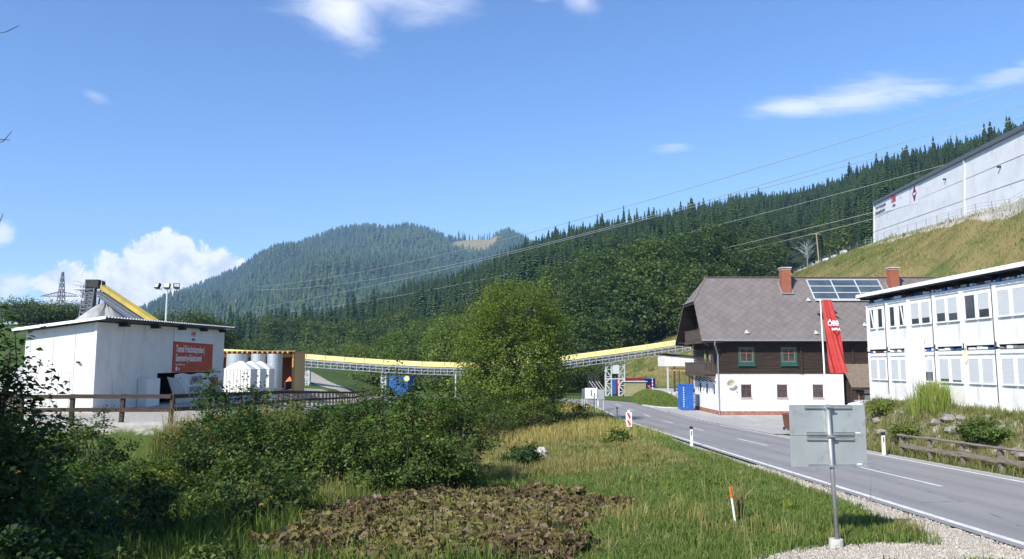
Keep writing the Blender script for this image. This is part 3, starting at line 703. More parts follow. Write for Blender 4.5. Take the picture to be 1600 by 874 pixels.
# windows
def win(x, z, w_, h_, fr, y=-0.02, parent=farm, green=False):
    g = MB(); f_ = 0.09
    if green:
        g.box(x, x + w_, y - .05, y + .02, z, z + .16); g.box(x, x + .17, y - .05, y + .02, z + .16, z + h_); g.box(x + w_ - .17, x + w_, y - .05, y + .02, z + .16, z + h_); g.box(x + .17, x + w_ - .17, y - .05, y + .02, z + h_ - .12, z + h_)
        g.box(x + .0, x + w_, y - .11, y - .05, z - .03, z + .16)
        o_ = g.build('window', M_greenp, parent)
        g = MB(); g.box(x - .05, x + w_ + .05, y - .16, y - .02, z - .25, z - .06)
        for k in range(7): g.box(x + .02 + k * (w_ - .1) / 6, x + .08 + k * (w_ - .1) / 6, y - .19, y - .16, z - .28, z - .03)
        g.build('window_board', M_greenp, o_)
        x, z, w_, h_ = x + .17, z + .16, w_ - .34, h_ - .28; fr2 = M_tanwood; y = y + .01
    else: fr2 = fr; o_ = None
    g = MB(); ym_ = y - .015
    g.box(x, x + f_, ym_, y + .02, z, z + h_); g.box(x + w_ - f_, x + w_, ym_, y + .02, z, z + h_); g.box(x + f_, x + w_ - f_, ym_, y + .02, z, z + f_); g.box(x + f_, x + w_ - f_, ym_, y + .02, z + h_ - f_, z + h_)
    g.box(x + w_ / 2 - .035, x + w_ / 2 + .035, ym_ - .003, y + .02, z + f_, z + h_ - f_); g.box(x + f_, x + w_ - f_, ym_ + .004, y + .02, z + h_ * .62, z + h_ * .62 + .05)
    fo = g.build('window' if not green else 'frame', fr2, o_ or parent)
    g = MB(); g.box(x + f_ * .5, x + w_ - f_ * .5, y + .0, y + .03, z + f_ * .5, z + h_ - f_ * .5); g.build('pane', M_glass, o_ or fo)
    if not green: g = MB(); g.box(x - .1, x + w_ + .1, y - .1, y + .01, z - .1, z - .01); g.build('sill', M_concrete, fo)
for x_ in (2.05, 5.52, 8.98): win(x_, 1.72, 0.98, 1.25, M_redwood)
for x_ in (1.88, 5.98): win(x_, 4.98, 1.58, 1.62, M_greenp, y=-0.03, green=True)
# side windows (gable end faces -x): small slots in the white wall, door and window in the logs
def sidebox(name, m, y0, y1, z0, z1, d=0.04, parent=farm, x=-0.0):
    g = MB(); g.box(x - d, x + .01, y0, y1, z0, z1); return g.build(name, m, parent)
for (y0, z0) in ((1.6, 1.9), (4.4, 1.9), (7.2, 1.95)):
    f_ = sidebox('window', M_shutter, y0, y0 + .7, z0, z0 + 1.1, 0.03); sidebox('pane', M_glass, y0 + .08, y0 + .62, z0 + .08, z0 + 1.02, 0.036, f_)
for (y0, y1) in ((2.6, 3.7), (4.4, 5.6)):
    f_ = sidebox('balcony_door', M_timber, y0, y1, 4.3, 6.5, 0.07); sidebox('pane', M_glass, y0 + .18, y1 - .18, 4.9, 6.35, 0.078, f_)
# balconies on the gable end
def balcony(z, y0, y1, dx_, mname):
    g = MB(); g.box(-dx_, 0, y0, y1, z - .14, z)
    for k in range(8): yk = y0 + .2 + k * (y1 - y0 - .4) / 7; g.bar((0, yk, z - .25), (-dx_ - .15, yk, z - .25), .14, .2)
    g.box(-dx_ - .05, -dx_ + .05, y0, y1, z + .95, z + 1.07); g.box(-dx_, 0, y0 - .05, y0 + .05, z + .95, z + 1.07); g.box(-dx_, 0, y0 - .03, y0 + .03, z + .05, z + .14)
    o_ = g.build('balcony', M_grey_timber, farm)
    g = MB(); n_ = int((y1 - y0) / .17)
    for k in range(n_): g.box(-dx_ - .025, -dx_ + .025, y0 + k * .17, y0 + k * .17 + .135, z, z + .96)
    for k in range(int(dx_ / .17)): g.box(-dx_ + .08 + k * .17, -dx_ + .17 + k * .17, y0 - .025, y0 + .025, z, z + .96)
    g.build('balustrade', M_grey_timber, o_)
    for k in range(6): g = MB(); yk = y0 + .2 + k * (y1 - y0 - .4) / 5; g.bar((0, yk, z - .9), (-dx_, yk, z - .2), .1, .1); g.build('bracket', M_timber, o_)
balcony(4.05, 1.2, 9.6, 1.15, 'low'); balcony(7.35, 1.6, 8.8, 1.25, 'high')
# dish on the front wall
dish = thing('satellite_dish', 'cream satellite dish on the white farmhouse wall left of the windows', 'satellite dish', (hx + 1.0, hy, 3.05))
g = MB(); n_ = 16; ring = []; vs = [(0, -.28, 0)]
for j, (r_, d_) in enumerate(((.2, -.30), (.42, -.42))):
    for k in range(n_): a = 2 * math.pi * k / n_; vs.append((r_ * math.cos(a), d_ - 0.12 * math.sin(a), r_ * math.sin(a)))
fs = [(0, 1 + k, 1 + (k + 1) % n_) for k in range(n_)] + [(1 + k, 1 + n_ + k, 1 + n_ + (k + 1) % n_, 1 + (k + 1) % n_) for k in range(n_)]
g.add(vs, fs); do = g.build('reflector', mat('cream_dish', (0.62, 0.60, 0.42), (0.55, 0.53, 0.38), 0.5), dish)
g = MB(); g.tube((0, 0, -.1), (0, -.28, 0), .03); g.tube((0, -.32, -.3), (0, -.85, 0), .018); g.box(-.06, .06, -.92, -.80, -.05, .07); g.build('arm', M_lightsteel, dish)
# porch with shingle lean-to
g = MB(); slab(g, [(WX - .15, -2.2, 2.75), (LX, -2.2, 2.75), (LX, -0.05, 4.95), (WX - .15, -0.05, 4.95)], 0.14, (0, -2.2, 2.15)); pr = fb(g, 'porch_roof', M_brownroof)
g = MB(); g.bar((WX - .2, -2.15, 2.62), (LX, -2.15, 2.62), .12, .2)
for x_ in (WX + .15, WX + 4.0, WX + 8): g.bar((x_, -2.0, -.3), (x_, -2.0, 2.55), .2, .2)
fb(g, 'porch_frame', M_timber, pr)
g = MB()
logs(g, WX + .05, WX + 1.2, -1.6, -.4, 2.6); g.box(WX + 1.2, LX, -.2, 0.59, -.4, 3.6); fb(g, 'porch_wall', M_timber)
g = MB(); g.box(WX + .3, WX + .75, -1.66, -1.63, .9, 2.2); fb(g, 'porch_window', M_tanwood)
def board(x0, x1, z0, z1, m, y=-1.0):
    g = MB(); g.box(x0, x1, y, y + .03, z0, z1); return g
nb = thing('notice_board', 'white and grey notice board on a dark wall inside the farmhouse porch', 'notice board', (hx + WX + 1.9, hy - 0.3, 1.0))
g = MB(); g.box(-.6, .55, -.06, 0, 1.1, 2.0); g.build('upper_panel', M_lightsteel, nb); g = MB(); g.box(-.3, .5, -.065, 0, -.2, .95); g.build('paper', M_textw, nb)
for k, s_ in enumerate(('INFO', '- - - - -')): text(s_, .22, M_textd, 'lettering', nb, (-.4, -.07, 1.6 - .3 * k), (math.pi / 2, 0, 0))
tag(board(hx + WX + 3.6, hx + WX + 4.2, 1.55, 2.2, 0, hy - .42).build('notice_sheet', M_textw), 'single white sheet hanging on the dark porch wall', 'notice')

# ------------------------------------------------------------------ site office of stacked white containers (front faces -x)
OX, OZ = 20.5, 2.88; OY0 = 44.4; CW = 2.36; NC = 9; FH = 2.84
off = thing('site_office', 'long two-storey white container office with a corrugated roof edge on the right', 'office building', (OX, OY0, OZ))
g = MB(); Ltot = CW * NC
g.box(0.06, 6.0, -Ltot, 0, -1.6, 2.62); g.box(0.06, 6.0, -Ltot, 0, FH, FH + 2.62); g.box(0.30, 6.0, -Ltot, -0.02, 2.62, FH); g.box(.3, 6.0, -Ltot, -0.02, FH + 2.62, FH + 2.95)
g.build('wall_panels', M_cont, off)
g = MB()
for fl_ in (0, 1):
    zb = fl_ * FH
    g.box(0.0, 0.06, -Ltot, 0, zb - (0.12 if fl_ == 0 else 0), zb + 0.14); g.box(0.0, 0.06, -Ltot, 0, zb + 2.46, zb + 2.62)
g.build('frame_rails', M_frame, off)
for k in range(NC + 1):
    g = MB(); y_ = -k * CW
    for fl_ in (0, 1):
        zb = fl_ * FH
        for s_ in (-1, 1):
            yc = y_ + s_ * 0.075
            if (k == 0 and s_ == 1) or (k == NC and s_ == -1): continue
            g.box(-0.02, 0.055, yc - 0.055, yc + 0.055, zb - .1, zb + 2.64)
    g.build('corner_post', M_frame, off)
    g = MB(); g.box(0.03, 0.08, y_ - 0.018, y_ + 0.018, -.1, FH + 2.6); g.tube((0.0, y_, FH - .1), (0.0, y_, FH + .12), .05); g.tube((-.06, y_ + .03, .4), (-.06, y_ + .03, 5.4), .018) if k % 2 else None
    g.build('joint_strip', M_black if k else M_steel, off)
# what shows in the gaps: a near-black sheet painted as their shade, with stacked plates
g = MB(); g.box(0.22, 0.29, -Ltot, -0.05, 2.63, FH - .01); g.box(0.22, 0.29, -Ltot, -.05, FH + 2.63, FH + 2.95); g.build('gap', M_gapshade, off)
mats_gap = [M_frame, M_blue, M_redwood, M_steel]
g = MB()
for fl_ in (0, 1):
    y_ = -0.15
    while y_ > -Ltot + .3:
        L_ = rnd.uniform(.08, .5); g.m = rnd.choice([0, 0, 0, 0, 3, 1, 2, 3]); g.box(0.05, 0.2, y_ - L_, y_, fl_ * FH + 2.66, fl_ * FH + 2.66 + rnd.uniform(.06, .13)); y_ -= L_ + rnd.uniform(.03, .25)
g.build('packing_blocks', mats_gap, off)
# state of each window pair: how far the shutter is down (0 open .. 1 shut)
UP = [(0, 0), (0, 0), (.74, .74), (.62, .68), (0, .66), (1, 1), (1, .7), (0, .5), (1, 1)]
LO = [(1, 1), (1, 1), (.93, .58), (.88, .93), (1, 1), (1, 1), (1, 1), (.9, 1), (1, 1)]
for fl_, ST in ((1, UP), (0, LO)):
    for k in range(NC):
        for j in (0, 1):
            y1 = -k * CW - 0.22 - j * 1.0; y0 = y1 - 0.90; z0 = fl_ * FH + 1.13; z1 = fl_ * FH + 2.30
            narrow = (fl_ == 1 and k < 2)
            if narrow: y1 -= .12; y0 += .12; z0 += .02
            g = MB(); f_ = .07
            g.box(-.03, .058, y0, y0 + f_, z0, z1); g.box(-.03, .058, y1 - f_, y1, z0, z1); g.box(-.03, .058, y0 + f_, y1 - f_, z0, z0 + f_); g.box(-.03, .058, y0 + f_, y1 - f_, z1 - f_, z1)
            fo = g.build('window', M_frame, off)
            g = MB(); g.box(.0, .057, y0 + f_, y1 - f_, z0 + f_, z1 - f_); g.build('pane', M_glass, fo)
            s_ = ST[k][j]
            if s_ > 0:
                g = MB(); zt_ = z1 - f_; zb_ = zt_ - (zt_ - z0 - f_) * s_; n_ = max(1, int((zt_ - zb_) / .05))
                for q in range(n_): g.box(-.018 - .006 * (q % 2), .0 - .003, y0 + f_ + .003, y1 - f_ - .003, zt_ - (q + 1) * (zt_ - zb_) / n_ + .002, zt_ - q * (zt_ - zb_) / n_)
                g.build('shutter', M_shutter, fo)
            elif (k + j) % 3 != 1:   # tilted sash
                g = MB(); g.add([(-.03, y0 + .1, z0 + .08), (-.03, y0 + .17, z0 + .08), (-.16, y0 + .17, z1 - .1), (-.16, y0 + .1, z1 - .1), (.0, y0 + .1, z0 + .08), (.0, y0 + .17, z0 + .08), (-.12, y0 + .17, z1 - .1), (-.12, y0 + .1, z1 - .1)],
                                [(0, 1, 2, 3), (7, 6, 5, 4), (0, 3, 7, 4), (1, 5, 6, 2), (3, 2, 6, 7)])
                g.build('tilted_sash', M_frame, fo)
# corrugated roof with a scalloped white edge
g = MB(); nw = int((Ltot + .8) / .46); zr0 = FH + 3.02
for k in range(nw):
    y1 = .35 - k * .46
    pr_ = [(-.42, y1, zr0 - .02), (-.42, y1 - .06, zr0 + .17), (-.42, y1 - .33, zr0 + .17), (-.42, y1 - .39, zr0 - .02)]
    g.prism(pr_, (7.0, 0, .28)); g.box(-.40, 6.4, y1 - .46, y1 - .38, zr0 - .005, zr0 + .03)
g.build('corrugated_roof', M_frame, off)
g = MB(); g.box(-.36, 6.4, -Ltot - .3, .3, zr0 - .06, zr0 - .025)
for k in range(NC + 1): g.bar((-.3, -k * CW, zr0 - .12), (.3, -k * CW, zr0 - .12), .07, .1)
g.build('roof_underside', M_black, off)
g = MB(); g.box(-.26, -.03, -3 * CW + .95 + .0, -3 * CW + 1.55 + .9, -.4, 3.35); g.build('white_duct', M_frame, off)
g = MB(); g.box(-.2, -.03, -5 * CW + .3, -5 * CW + 1.3, -.3, .35); g.build('meter_box', M_frame, off)
g = MB(); ls_ = (-.06, -4 * CW - .2)
for k in range(10): a = 2 * math.pi * k / 10; a2 = a + 2 * math.pi / 10; g.tube((-.06, ls_[1] + .12 * math.cos(a), 2.4 + .33 * math.sin(a)), (-.06, ls_[1] + .12 * math.cos(a2), 2.4 + .33 * math.sin(a2)), .018)
g.build('hanging_hose', M_yellow, off)

# ------------------------------------------------------------------ white plant building on the left, with the red sign
bx, by_ = -21.6, 40.0; BR = 0.05        # rotation: long side runs slightly to the left going away
pb = thing('plant_building', 'white sandwich panel plant building with thin lean-to roof and red tunnel sign', 'building', (bx, by_, 2.4), BR)
# local: long wall along +y at x = 0, front wall along -x at y = 0
WF, LB = 3.55, 20.6
z00, z0n, z0f = 4.18, 4.68, 5.15       # wall tops: front left, near corner, far end
g = MB()
g.add([(-WF, 0, -.3), (0, 0, -.3), (0, 0, z0n), (-WF, 0, z00), (-WF, LB, -.3), (0, LB, -.3), (0, LB, z0f), (-WF, LB, z00 + .45)], [(0, 1, 2, 3), (3, 2, 6, 7), (5, 4, 7, 6), (4, 0, 3, 7)])
g.add([(0, 0, -.3), (0, 8.0, -.3), (0, 8.0, 1.95), (0, LB, 1.95), (0, LB, z0f), (0, 0, z0n)], [(0, 1, 2, 3, 4, 5)])
g.box(-.9, 0, LB - .6, LB, -.3, 1.95)
g.build('wall_panels', M_white, pb)
g = MB(); g.box(-1.3, -1.25, 8.0, LB - .6, -.3, 1.95); g.box(-1.25, 0, 7.99, 8.02, -.3, 1.95); g.box(-1.25, -.02, 8.02, LB - .6, 1.9, 1.94); g.build('open_bay_shade', M_gapshade, pb)  # bay lining painted near-black to stand for its inner shade
g = MB(); cp = M_frame
g.box(-.09, .03, -.03, .09, -.3, z0n + .0)
for x_ in (-2.2, -1.2, -.35): pass
g.build('corner_trim', M_frame, pb)
g = MB()
for x_ in (-3.3, -2.15, -1.05): g.box(x_ - .01, x_ + .01, -.012, .0, -.3, z00 + .02)
g.box(-1.8, -1.22, -.016, 0, 2.05, 2.08); g.box(-1.81, -1.79, -.016, 0, -.3, 2.05); g.box(-1.23, -1.21, -.016, 0, -.3, 2.05); g.build('door_outline', M_lightsteel, pb)
for x_ in (-2.78, -.82):
    g = MB(); g.box(x_ - .05, x_ + .05, -.16, 0, 2.55, 2.64); g.build('wall_lamp', M_black, pb)
g = MB(); ov = .42
r00 = (-WF - .5, -ov, z00 - .04); r10 = (ov + .15, -ov, z0n + .12); r11 = (ov + .15, LB + .7, z0f + .14); r01 = (-WF - .5, LB + .7, z00 + .46)
for (a, b_) in ((0.0, 0.10),): g.add([(p[0], p[1], p[2] + a) for p in (r00, r10, r11, r01)] + [(p[0], p[1], p[2] + b_) for p in (r00, r10, r11, r01)], [(3, 2, 1, 0), (0, 1, 5, 4), (1, 2, 6, 5), (2, 3, 7, 6), (3, 0, 4, 7), (4, 5, 6, 7)])
ro = g.build('roof', M_black, pb)
g = MB(); nr_ = 60
def lerp3(a, b_, t_): return tuple(a[i] + (b_[i] - a[i]) * t_ for i in range(3))
for k in range(nr_):
    t0, t1 = k / nr_, (k + .62) / nr_
    a0, a1 = lerp3(r00, r01, t0), lerp3(r00, r01, t1); b0, b1 = lerp3(r10, r11, t0), lerp3(r10, r11, t1)
    up = .165; g.add([(a0[0] - .05, a0[1], a0[2] + .102), (b0[0] + .06, b0[1], b0[2] + .102), (b1[0] + .06, b1[1], b1[2] + .102), (a1[0] - .05, a1[1], a1[2] + .102),
                      (a0[0] - .05, a0[1], a0[2] + up), (b0[0] + .06, b0[1], b0[2] + up), (b1[0] + .06, b1[1], b1[2] + up), (a1[0] - .05, a1[1], a1[2] + up)], [(0, 3, 2, 1), (4, 5, 6, 7), (0, 1, 5, 4), (1, 2, 6, 5), (2, 3, 7, 6), (3, 0, 4, 7)])
g.add([(r00[0] - .05, r00[1] - .05, r00[2] + .02), (r10[0] + .06, r10[1] - .05, r10[2] + .02), (r10[0] + .06, r10[1] - .02, r10[2] + .17), (r00[0] - .05, r00[1] - .02, r00[2] + .17)], [(0, 1, 2, 3)])
g.build('roof_sheet', M_frame, ro)
g = MB()
for k in range(5):
    yk = 2.6 + k * 4.2; zz = z0n + (z0f - z0n) * yk / LB
    g.box(-.2, .5, yk - .17, yk + .17, zz - .18, zz + .04)
g.box(.0, .12, -.1, LB + .3, z0n - 5, z0n - 4.99) if False else None
g.build('purlin_ends', M_black, ro)
# red sign on the long wall (reads along +y)
sg = thing('tunnel_sign', 'large red and white tunnel project sign on the shaded wall of the plant building', 'sign', (0, 0, 0)); sg.parent = None
def onwall(y, z, x=0.0):
    c, s = math.cos(BR), math.sin(BR); return Vector((bx + c * x - s * y, by_ + s * x + c * y, 2.4 + z))
sg.location = onwall(10.3, 1.98); sg.rotation_euler = (0, 0, BR + math.pi / 2)
g = MB(); g.box(0, 7.5, -.07, -.01, 0, 2.0); g.build('red_panel', M_signred, sg)
g = MB(); g.box(0, 7.5, -.066, -.01, 2.0, 2.92); g.build('white_panel', mat('sign_white', (0.78, 0.78, 0.78), (0.72, 0.72, 0.73), 0.5), sg)
rtx = (math.pi / 2, 0, 0)
text('Tunnel Fröschnitzgraben |', .66, M_textw, 'lettering', sg, (.35, -.075, 1.32), rtx, sx=.78, bold=.012)
text('Semmering-Basistunnel', .66, M_textw, 'lettering', sg, (.35, -.075, .72), rtx, sx=.78, bold=.012)
text('www.oebb.at/infrastruktur', .16, M_textw, 'lettering', sg, (.35, -.075, .45), rtx)
text('ÖBB', .50, mat('logo_red', (.62, .03, .04), (.6, .03, .04), .5), 'logo', sg, (2.9, -.071, 2.42), rtx, bold=.02, sx=.95)
text('INFRA', .24, M_textd, 'lettering', sg, (3.1, -.071, 2.14), rtx, sx=1.0, bold=.01)
g = MB(); g.tube((.55, -.072, .22), (.55, -.08, .22), .15, n=16); g.build('emblem', M_textw, sg); text('EU', .2, M_textw, 'lettering', sg, (.9, -.075, .14), rtx, bold=.006)
# tarpaulin with painted words hung below the sign, and the loose sheet
tp = thing('painted_banner', 'white banner with painted black words and red logo under the tunnel sign', 'banner', onwall(9.0, -.2)); tp.rotation_euler = (0, 0, BR + math.pi / 2)
g = MB(); nx_, nz_ = 24, 8; vs = []; 
for j in range(nz_ + 1):
    for i in range(nx_ + 1): xx = .2 + 10.4 * i / nx_; zz = .1 + 1.95 * j / nz_; vs.append((xx, -.10 - .05 * math.sin(i * .9) * (1 - j / nz_) - .03 * math.sin(j * 1.3 + i), zz - .05 * math.sin(i * .8) * (1 if j == nz_ else 0)))
g.add(vs, [(j * (nx_ + 1) + i, j * (nx_ + 1) + i + 1, (j + 1) * (nx_ + 1) + i + 1, (j + 1) * (nx_ + 1) + i) for j in range(nz_) for i in range(3 if j > 3 else 4 + (3 - j), nx_)])
g.build('cloth', M_tarp, tp, smooth=True)
text('ARMLÖN', .62, M_textd, 'lettering', tp, (4.3, -.22, 1.45), rtx, sx=.85, bold=.01); text('RISCAGIN', .58, M_textd, 'lettering', tp, (4.1, -.22, .75), rtx, sx=.85, bold=.01)
g = MB(); g.box(8.6, 9.9, -.20, -.18, 1.05, 1.75); g.build('red_logo', M_signred, tp); text('WIEN', .4, M_textd, 'lettering', tp, (8.5, -.21, .6), rtx, bold=.03); text('FREI', .5, M_textd, 'lettering', tp, (6.4, -.22, .12), rtx, sx=.8)
ls = MB(); ls.add([(1.2, -.5, -.1), (3.4, -.75, -.1), (1.9, -.2, 1.75), (.2, -.15, 1.9), (1.2, -.46, -.1), (3.4, -.71, -.1), (1.9, -.16, 1.75), (.2, -.11, 1.9)], [(0, 1, 2, 3), (7, 6, 5, 4), (0, 4, 5, 1), (1, 5, 6, 2), (2, 6, 7, 3), (3, 7, 4, 0)])
lo = ls.build('loose_sheet', M_alu); lo.location = tp.location; lo.rotation_euler = tp.rotation_euler; tag(lo, 'crumpled grey sheet leaning in front of the painted banner', 'sheet')
lk = thing('storage_locker', 'pale metal locker standing against the shaded wall left of the banner', 'locker', onwall(5.2, -.2)); lk.rotation_euler = (0, 0, BR + math.pi / 2)
g = MB(); g.box(0, 1.9, -.55, -.02, 0, 1.85); g.build('cabinet', M_white, lk, bevel=.02); g = MB(); g.box(.04, .93, -.57, -.55, .05, 1.8); g.box(.97, 1.86, -.57, -.55, .05, 1.8); g.build('door', M_frame, lk)
st = thing('stair_rail', 'thin steel handrail of the steps at the left front of the plant building', 'handrail', (-25.4, 38.2, 2.4))
g = MB(); g.tube((0, 0, 1.2), (2.2, 0, 1.2), .025); g.tube((2.2, 0, 1.2), (3.3, 0, .1), .025)
for x_ in (0, 1.1, 2.2): g.tube((x_, 0, 0), (x_, 0, 1.2), .025)
g.tube((0, 0, .65), (2.2, 0, .65), .018); g.build('rail', M_lightsteel, st)
g = MB(); g.tube((-2.0, 3.5, 0), (-2.0, 3.5, 3.2), .1); op = g.build('timber_post', M_grey_timber); op.location = (-24.4, 37, 2.3); tag(op, 'weathered wooden post standing left of the plant building', 'post')
# concrete kerb wall and white road edge under the fence
g = MB(); fpts = [(-40, 30.0), (-24, 31.5), (-14.2, 32.4), (-13.5, 34.5), (-13.6, 45), (-15.2, 57), (-17.5, 85), (-21, 130)]
FZ = [2.45, 2.45, 2.45, 2.42, 2.17, 1.75, .72, -.15]
for k in range(len(fpts) - 1):
    (x0, y0), (x1, y1) = fpts[k], fpts[k + 1]; z0, z1 = FZ[k], FZ[k + 1]
    g.bar((x0, y0, z0 - .38), (x1, y1, z1 - .38), .45, .86)
kw = g.build('retaining_wall', M_concrete); tag(kw, 'low pale concrete wall carrying the brown wooden fence', 'retaining wall')
# timber fence: posts every 2 m and two rails
fe = thing('timber_fence', 'long brown two-rail timber fence running along the plant yard edge', 'fence', (-13.5, 34.5, 2.42))
def fence_line(pts, zs, step):
    out = []
    for k in range(len(pts) - 1):
        p0 = Vector((*pts[k], zs[k])); p1 = Vector((*pts[k + 1], zs[k + 1])); L_ = (p1 - p0).length; n_ = max(1, round(L_ / step))
        out += [p0.lerp(p1, j / n_) for j in range(n_)]
    return out + [p1]
fp = fence_line(fpts, [z + .05 for z in FZ], 2.05)
fp = [p for p in fp if p.x > -31]
o_ = Vector(fe.location)
for i, p in enumerate(fp):
    ln = rnd.uniform(-.04, .04); g = MB(); g.bar(p - o_ + Vector((0, -.02, -.1)), p - o_ + Vector((ln, ln * .5, 1.16)), .15, .15); g.build('post', M_fence, fe)
g = MB()
for a, b_ in zip(fp[:-1], fp[1:]):
    dv = Vector(((b_ - a).y, -(b_ - a).x, 0)).normalized() * .10
    for zz in (1.06, .52): g.bar(a - o_ + dv + Vector((0, 0, zz + rnd.uniform(-.015, .015))), b_ - o_ + dv + Vector((0, 0, zz + rnd.uniform(-.015, .015))), .06, .17)
g.build('rail', M_fence, fe)

# ------------------------------------------------------------------ things behind the plant building
# crushed rock heap
pc = P(166, 466, 100); g = MB(); n_, m_ = 72, 40; vs = [(0, 0, pc.z - 2.0)]
for j in range(1, m_ + 1):
    for k in range(n_):
        a = 2 * math.pi * k / n_; r_ = 11.8 * j / m_; el = 1 + .06 * math.sin(3 * a + 1) + .05 * math.sin(7 * a)
        z = (pc.z - 2.0) * (1 - (j / m_)) + .9 * float(vnoise(r_ * math.cos(a) / 2.2 + 9, r_ * math.sin(a) / 2.2, 4)) + .5 * float(vnoise(a * 9, r_ / 5, 6))
        if j < 4: z -= .25 * (4 - j) * .4
        vs.append((r_ * el * math.cos(a), r_ * el * math.sin(a), z))
fs = [(0, 1 + k, 1 + (k + 1) % n_) for k in range(n_)] + [(1 + (j - 1) * n_ + k, 1 + j * n_ + k, 1 + j * n_ + (k + 1) % n_, 1 + (j - 1) * n_ + (k + 1) % n_) for j in range(1, m_) for k in range(n_)]
g.add(vs, fs); hp = g.build('rock_heap', M_gravelpile, smooth=True); hp.location = (pc.x, 100, 2.0); tag(hp, 'pale grey cone of crushed rock rising behind the plant building roof', 'rock heap')
# stacker conveyor
sc_ = thing('stacker_conveyor', 'inclined conveyor with yellow cover and steel head tower dropping rock on the heap', 'conveyor', (pc.x - 1, 101, 2.0))
oo = Vector(sc_.location)
ha = P(158, 447, 100); hb = P(262, 516, 90)
g = MB(); g.bar(ha - oo, hb - oo + (hb - ha) * .35, .8, .5); g.build('yellow_cover', M_yellowshade_seam, sc_)
g = MB(); dn = Vector((0, 0, -.72)); e_ = hb + (hb - ha) * .35
for s_ in (-.7, .7):
    q = Vector((0, s_, 0)); g.bar(ha - oo + dn + q, e_ - oo + dn + q, .14, .14); g.bar(ha - oo + dn * 2 + q, e_ - oo + dn * 2 + q, .14, .14)
    for k in range(16): t0, t1 = k / 16, (k + 1) / 16; g.bar(ha.lerp(e_, t0) - oo + dn + q, ha.lerp(e_, t1) - oo + dn * 2 + q, .08, .08)
g.bar(ha - oo + dn * 1.3, e_ - oo + dn * 1.3, 1.3, .3)
g.build('truss', M_pylon, sc_)
hd = P(147, 447, 100)
g = MB(); c = hd - oo
g.box(c.x - .75, c.x + 1.0, c.y - .9, c.y + .9, c.z - .3, c.z + .75); g.build('drive_head', M_black, sc_)
g = MB()
for sx_ in (-.85, .55):
    for sy_ in (-.8, .8): g.bar(c + Vector((sx_ - .5, sy_, -5.2)), c + Vector((sx_, sy_, .1)), .14, .14)
for k in range(9): zz = -.5 - k * .5; g.bar(c + Vector((-.95 - .05 * k, -.85, zz)), c + Vector((.5 - .05 * k, -.85, zz)), .09, .13); g.bar(c + Vector((-.95 - .05 * k, -.85, zz)), c + Vector((.5 - .05 * k, -.85, zz - .5)), .05, .06)
g.box(c.x - .75 - .2, c.x + .2, c.y - .4, c.y + .4, c.z - 4.6, c.z - .3)
g.build('chute_tower', M_pylon, sc_)
g = MB(); g.box(c.x - 2.3, c.x - .7, c.y - .9, c.y + .9, c.z - .55, c.z - .4); g.bar(c + Vector((-2.4, -.9, -.5)), c + Vector((-.7, -.9, -2.0)), .13, .13); g.bar(c + Vector((-2.4, .9, -.5)), c + Vector((-.7, .9, -2.0)), .13, .13)
for k in range(5): g.bar(c + Vector((-2.3 + .4 * k, -.9, -.4)), c + Vector((-2.3 + .4 * k, -.9, .6)), .05, .05)
for zz in (.1, .6): g.bar(c + Vector((-2.3, -.9, zz)), c + Vector((-.6, -.9, zz)), .05, .05); g.bar(c + Vector((-2.3, -.9, zz)), c + Vector((-2.3, .9, zz)), .05, .05)
g.box(c.x - 1.6, c.x - .75, c.y - .7, c.y + .7, c.z - .3, c.z + .35)
for k in range(4): g.bar(c + Vector((1.4 + k * .8, -.8, -.25 - k * .55)), c + Vector((1.4 + k * .8, -.8, .75 - k * .55)), .05, .05)
g.bar(c + Vector((1.0, -.8, .95)), c + Vector((4.2, -.8, -.95 + .1)), .05, .05)
g.bar(c + Vector((-1.9, 0, .5)), c + Vector((-1.4, 0, 2.6)), .05, .05); g.bar(c + Vector((-1.45, 0, 2.6)), c + Vector((-1.0, 0, 2.7)), .05, .06)
g.build('platform', M_lightsteel, sc_)
# floodlight mast
fm = P(259, 505, 66); base = 2.4; ml = thing('floodlight_mast', 'slim pale mast with three floodlights behind the plant building', 'floodlight mast', (fm.x, 66, base))
top = P(259, 452, 66).z - base
g = MB(); g.tube((0, 0, 0), (0, 0, top), .11, .075, 8); g.bar((-1.0, 0, top), (1.0, 0, top), .06, .08); g.build('mast', M_lightsteel, ml)
for k, x_ in enumerate((-.82, 0, .82)):
    g = MB(); g.M = Matrix.Translation((x_, -.1, top + .25)) @ Matrix.Rotation(R((-25, 0, 30)[k]), 4, 'Z') @ Matrix.Rotation(R(-22), 4, 'X')
    g.box(-.25, .25, -.12, .12, -.2, .24); fo = g.build('floodlight', M_black, ml)
    g = MB(); g.M = Matrix.Translation((x_, -.1, top + .25)) @ Matrix.Rotation(R((-25, 0, 30)[k]), 4, 'Z') @ Matrix.Rotation(R(-22), 4, 'X'); g.box(-.2, .2, -.135, -.12, -.14, .18); g.build('lens', M_lightsteel, fo)
# lattice pylon far left
py_ = P(93, 505, 330); pz = H(py_.x, 330); tp_ = P(94, 425, 330).z
yl = thing('power_pylon', 'dark lattice power pylon with one wide crossarm beyond the trees', 'pylon', (py_.x, 330, pz)); hh = tp_ - pz
g = MB(); w0, w1 = 2.6, .25
def leg(t_, sx_, sy_): q = w0 + (w1 - w0) * t_; return Vector((sx_ * q, sy_ * q, hh * t_))
for sx_, sy_ in ((1, 1), (1, -1), (-1, 1), (-1, -1)): g.bar(leg(0, sx_, sy_), leg(1, sx_, sy_), .22, .22)
for k in range(14):
    t0, t1 = k / 14, (k + 1) / 14
    for (a, b_) in (((1, 1), (1, -1)), ((1, -1), (-1, -1)), ((-1, -1), (-1, 1)), ((-1, 1), (1, 1))):
        g.bar(leg(t0, *a), leg(t1, *b_), .13, .13); g.bar(leg(t0, *b_), leg(t1, *a), .13, .13)
g.build('lattice_tower', M_pylon, yl)
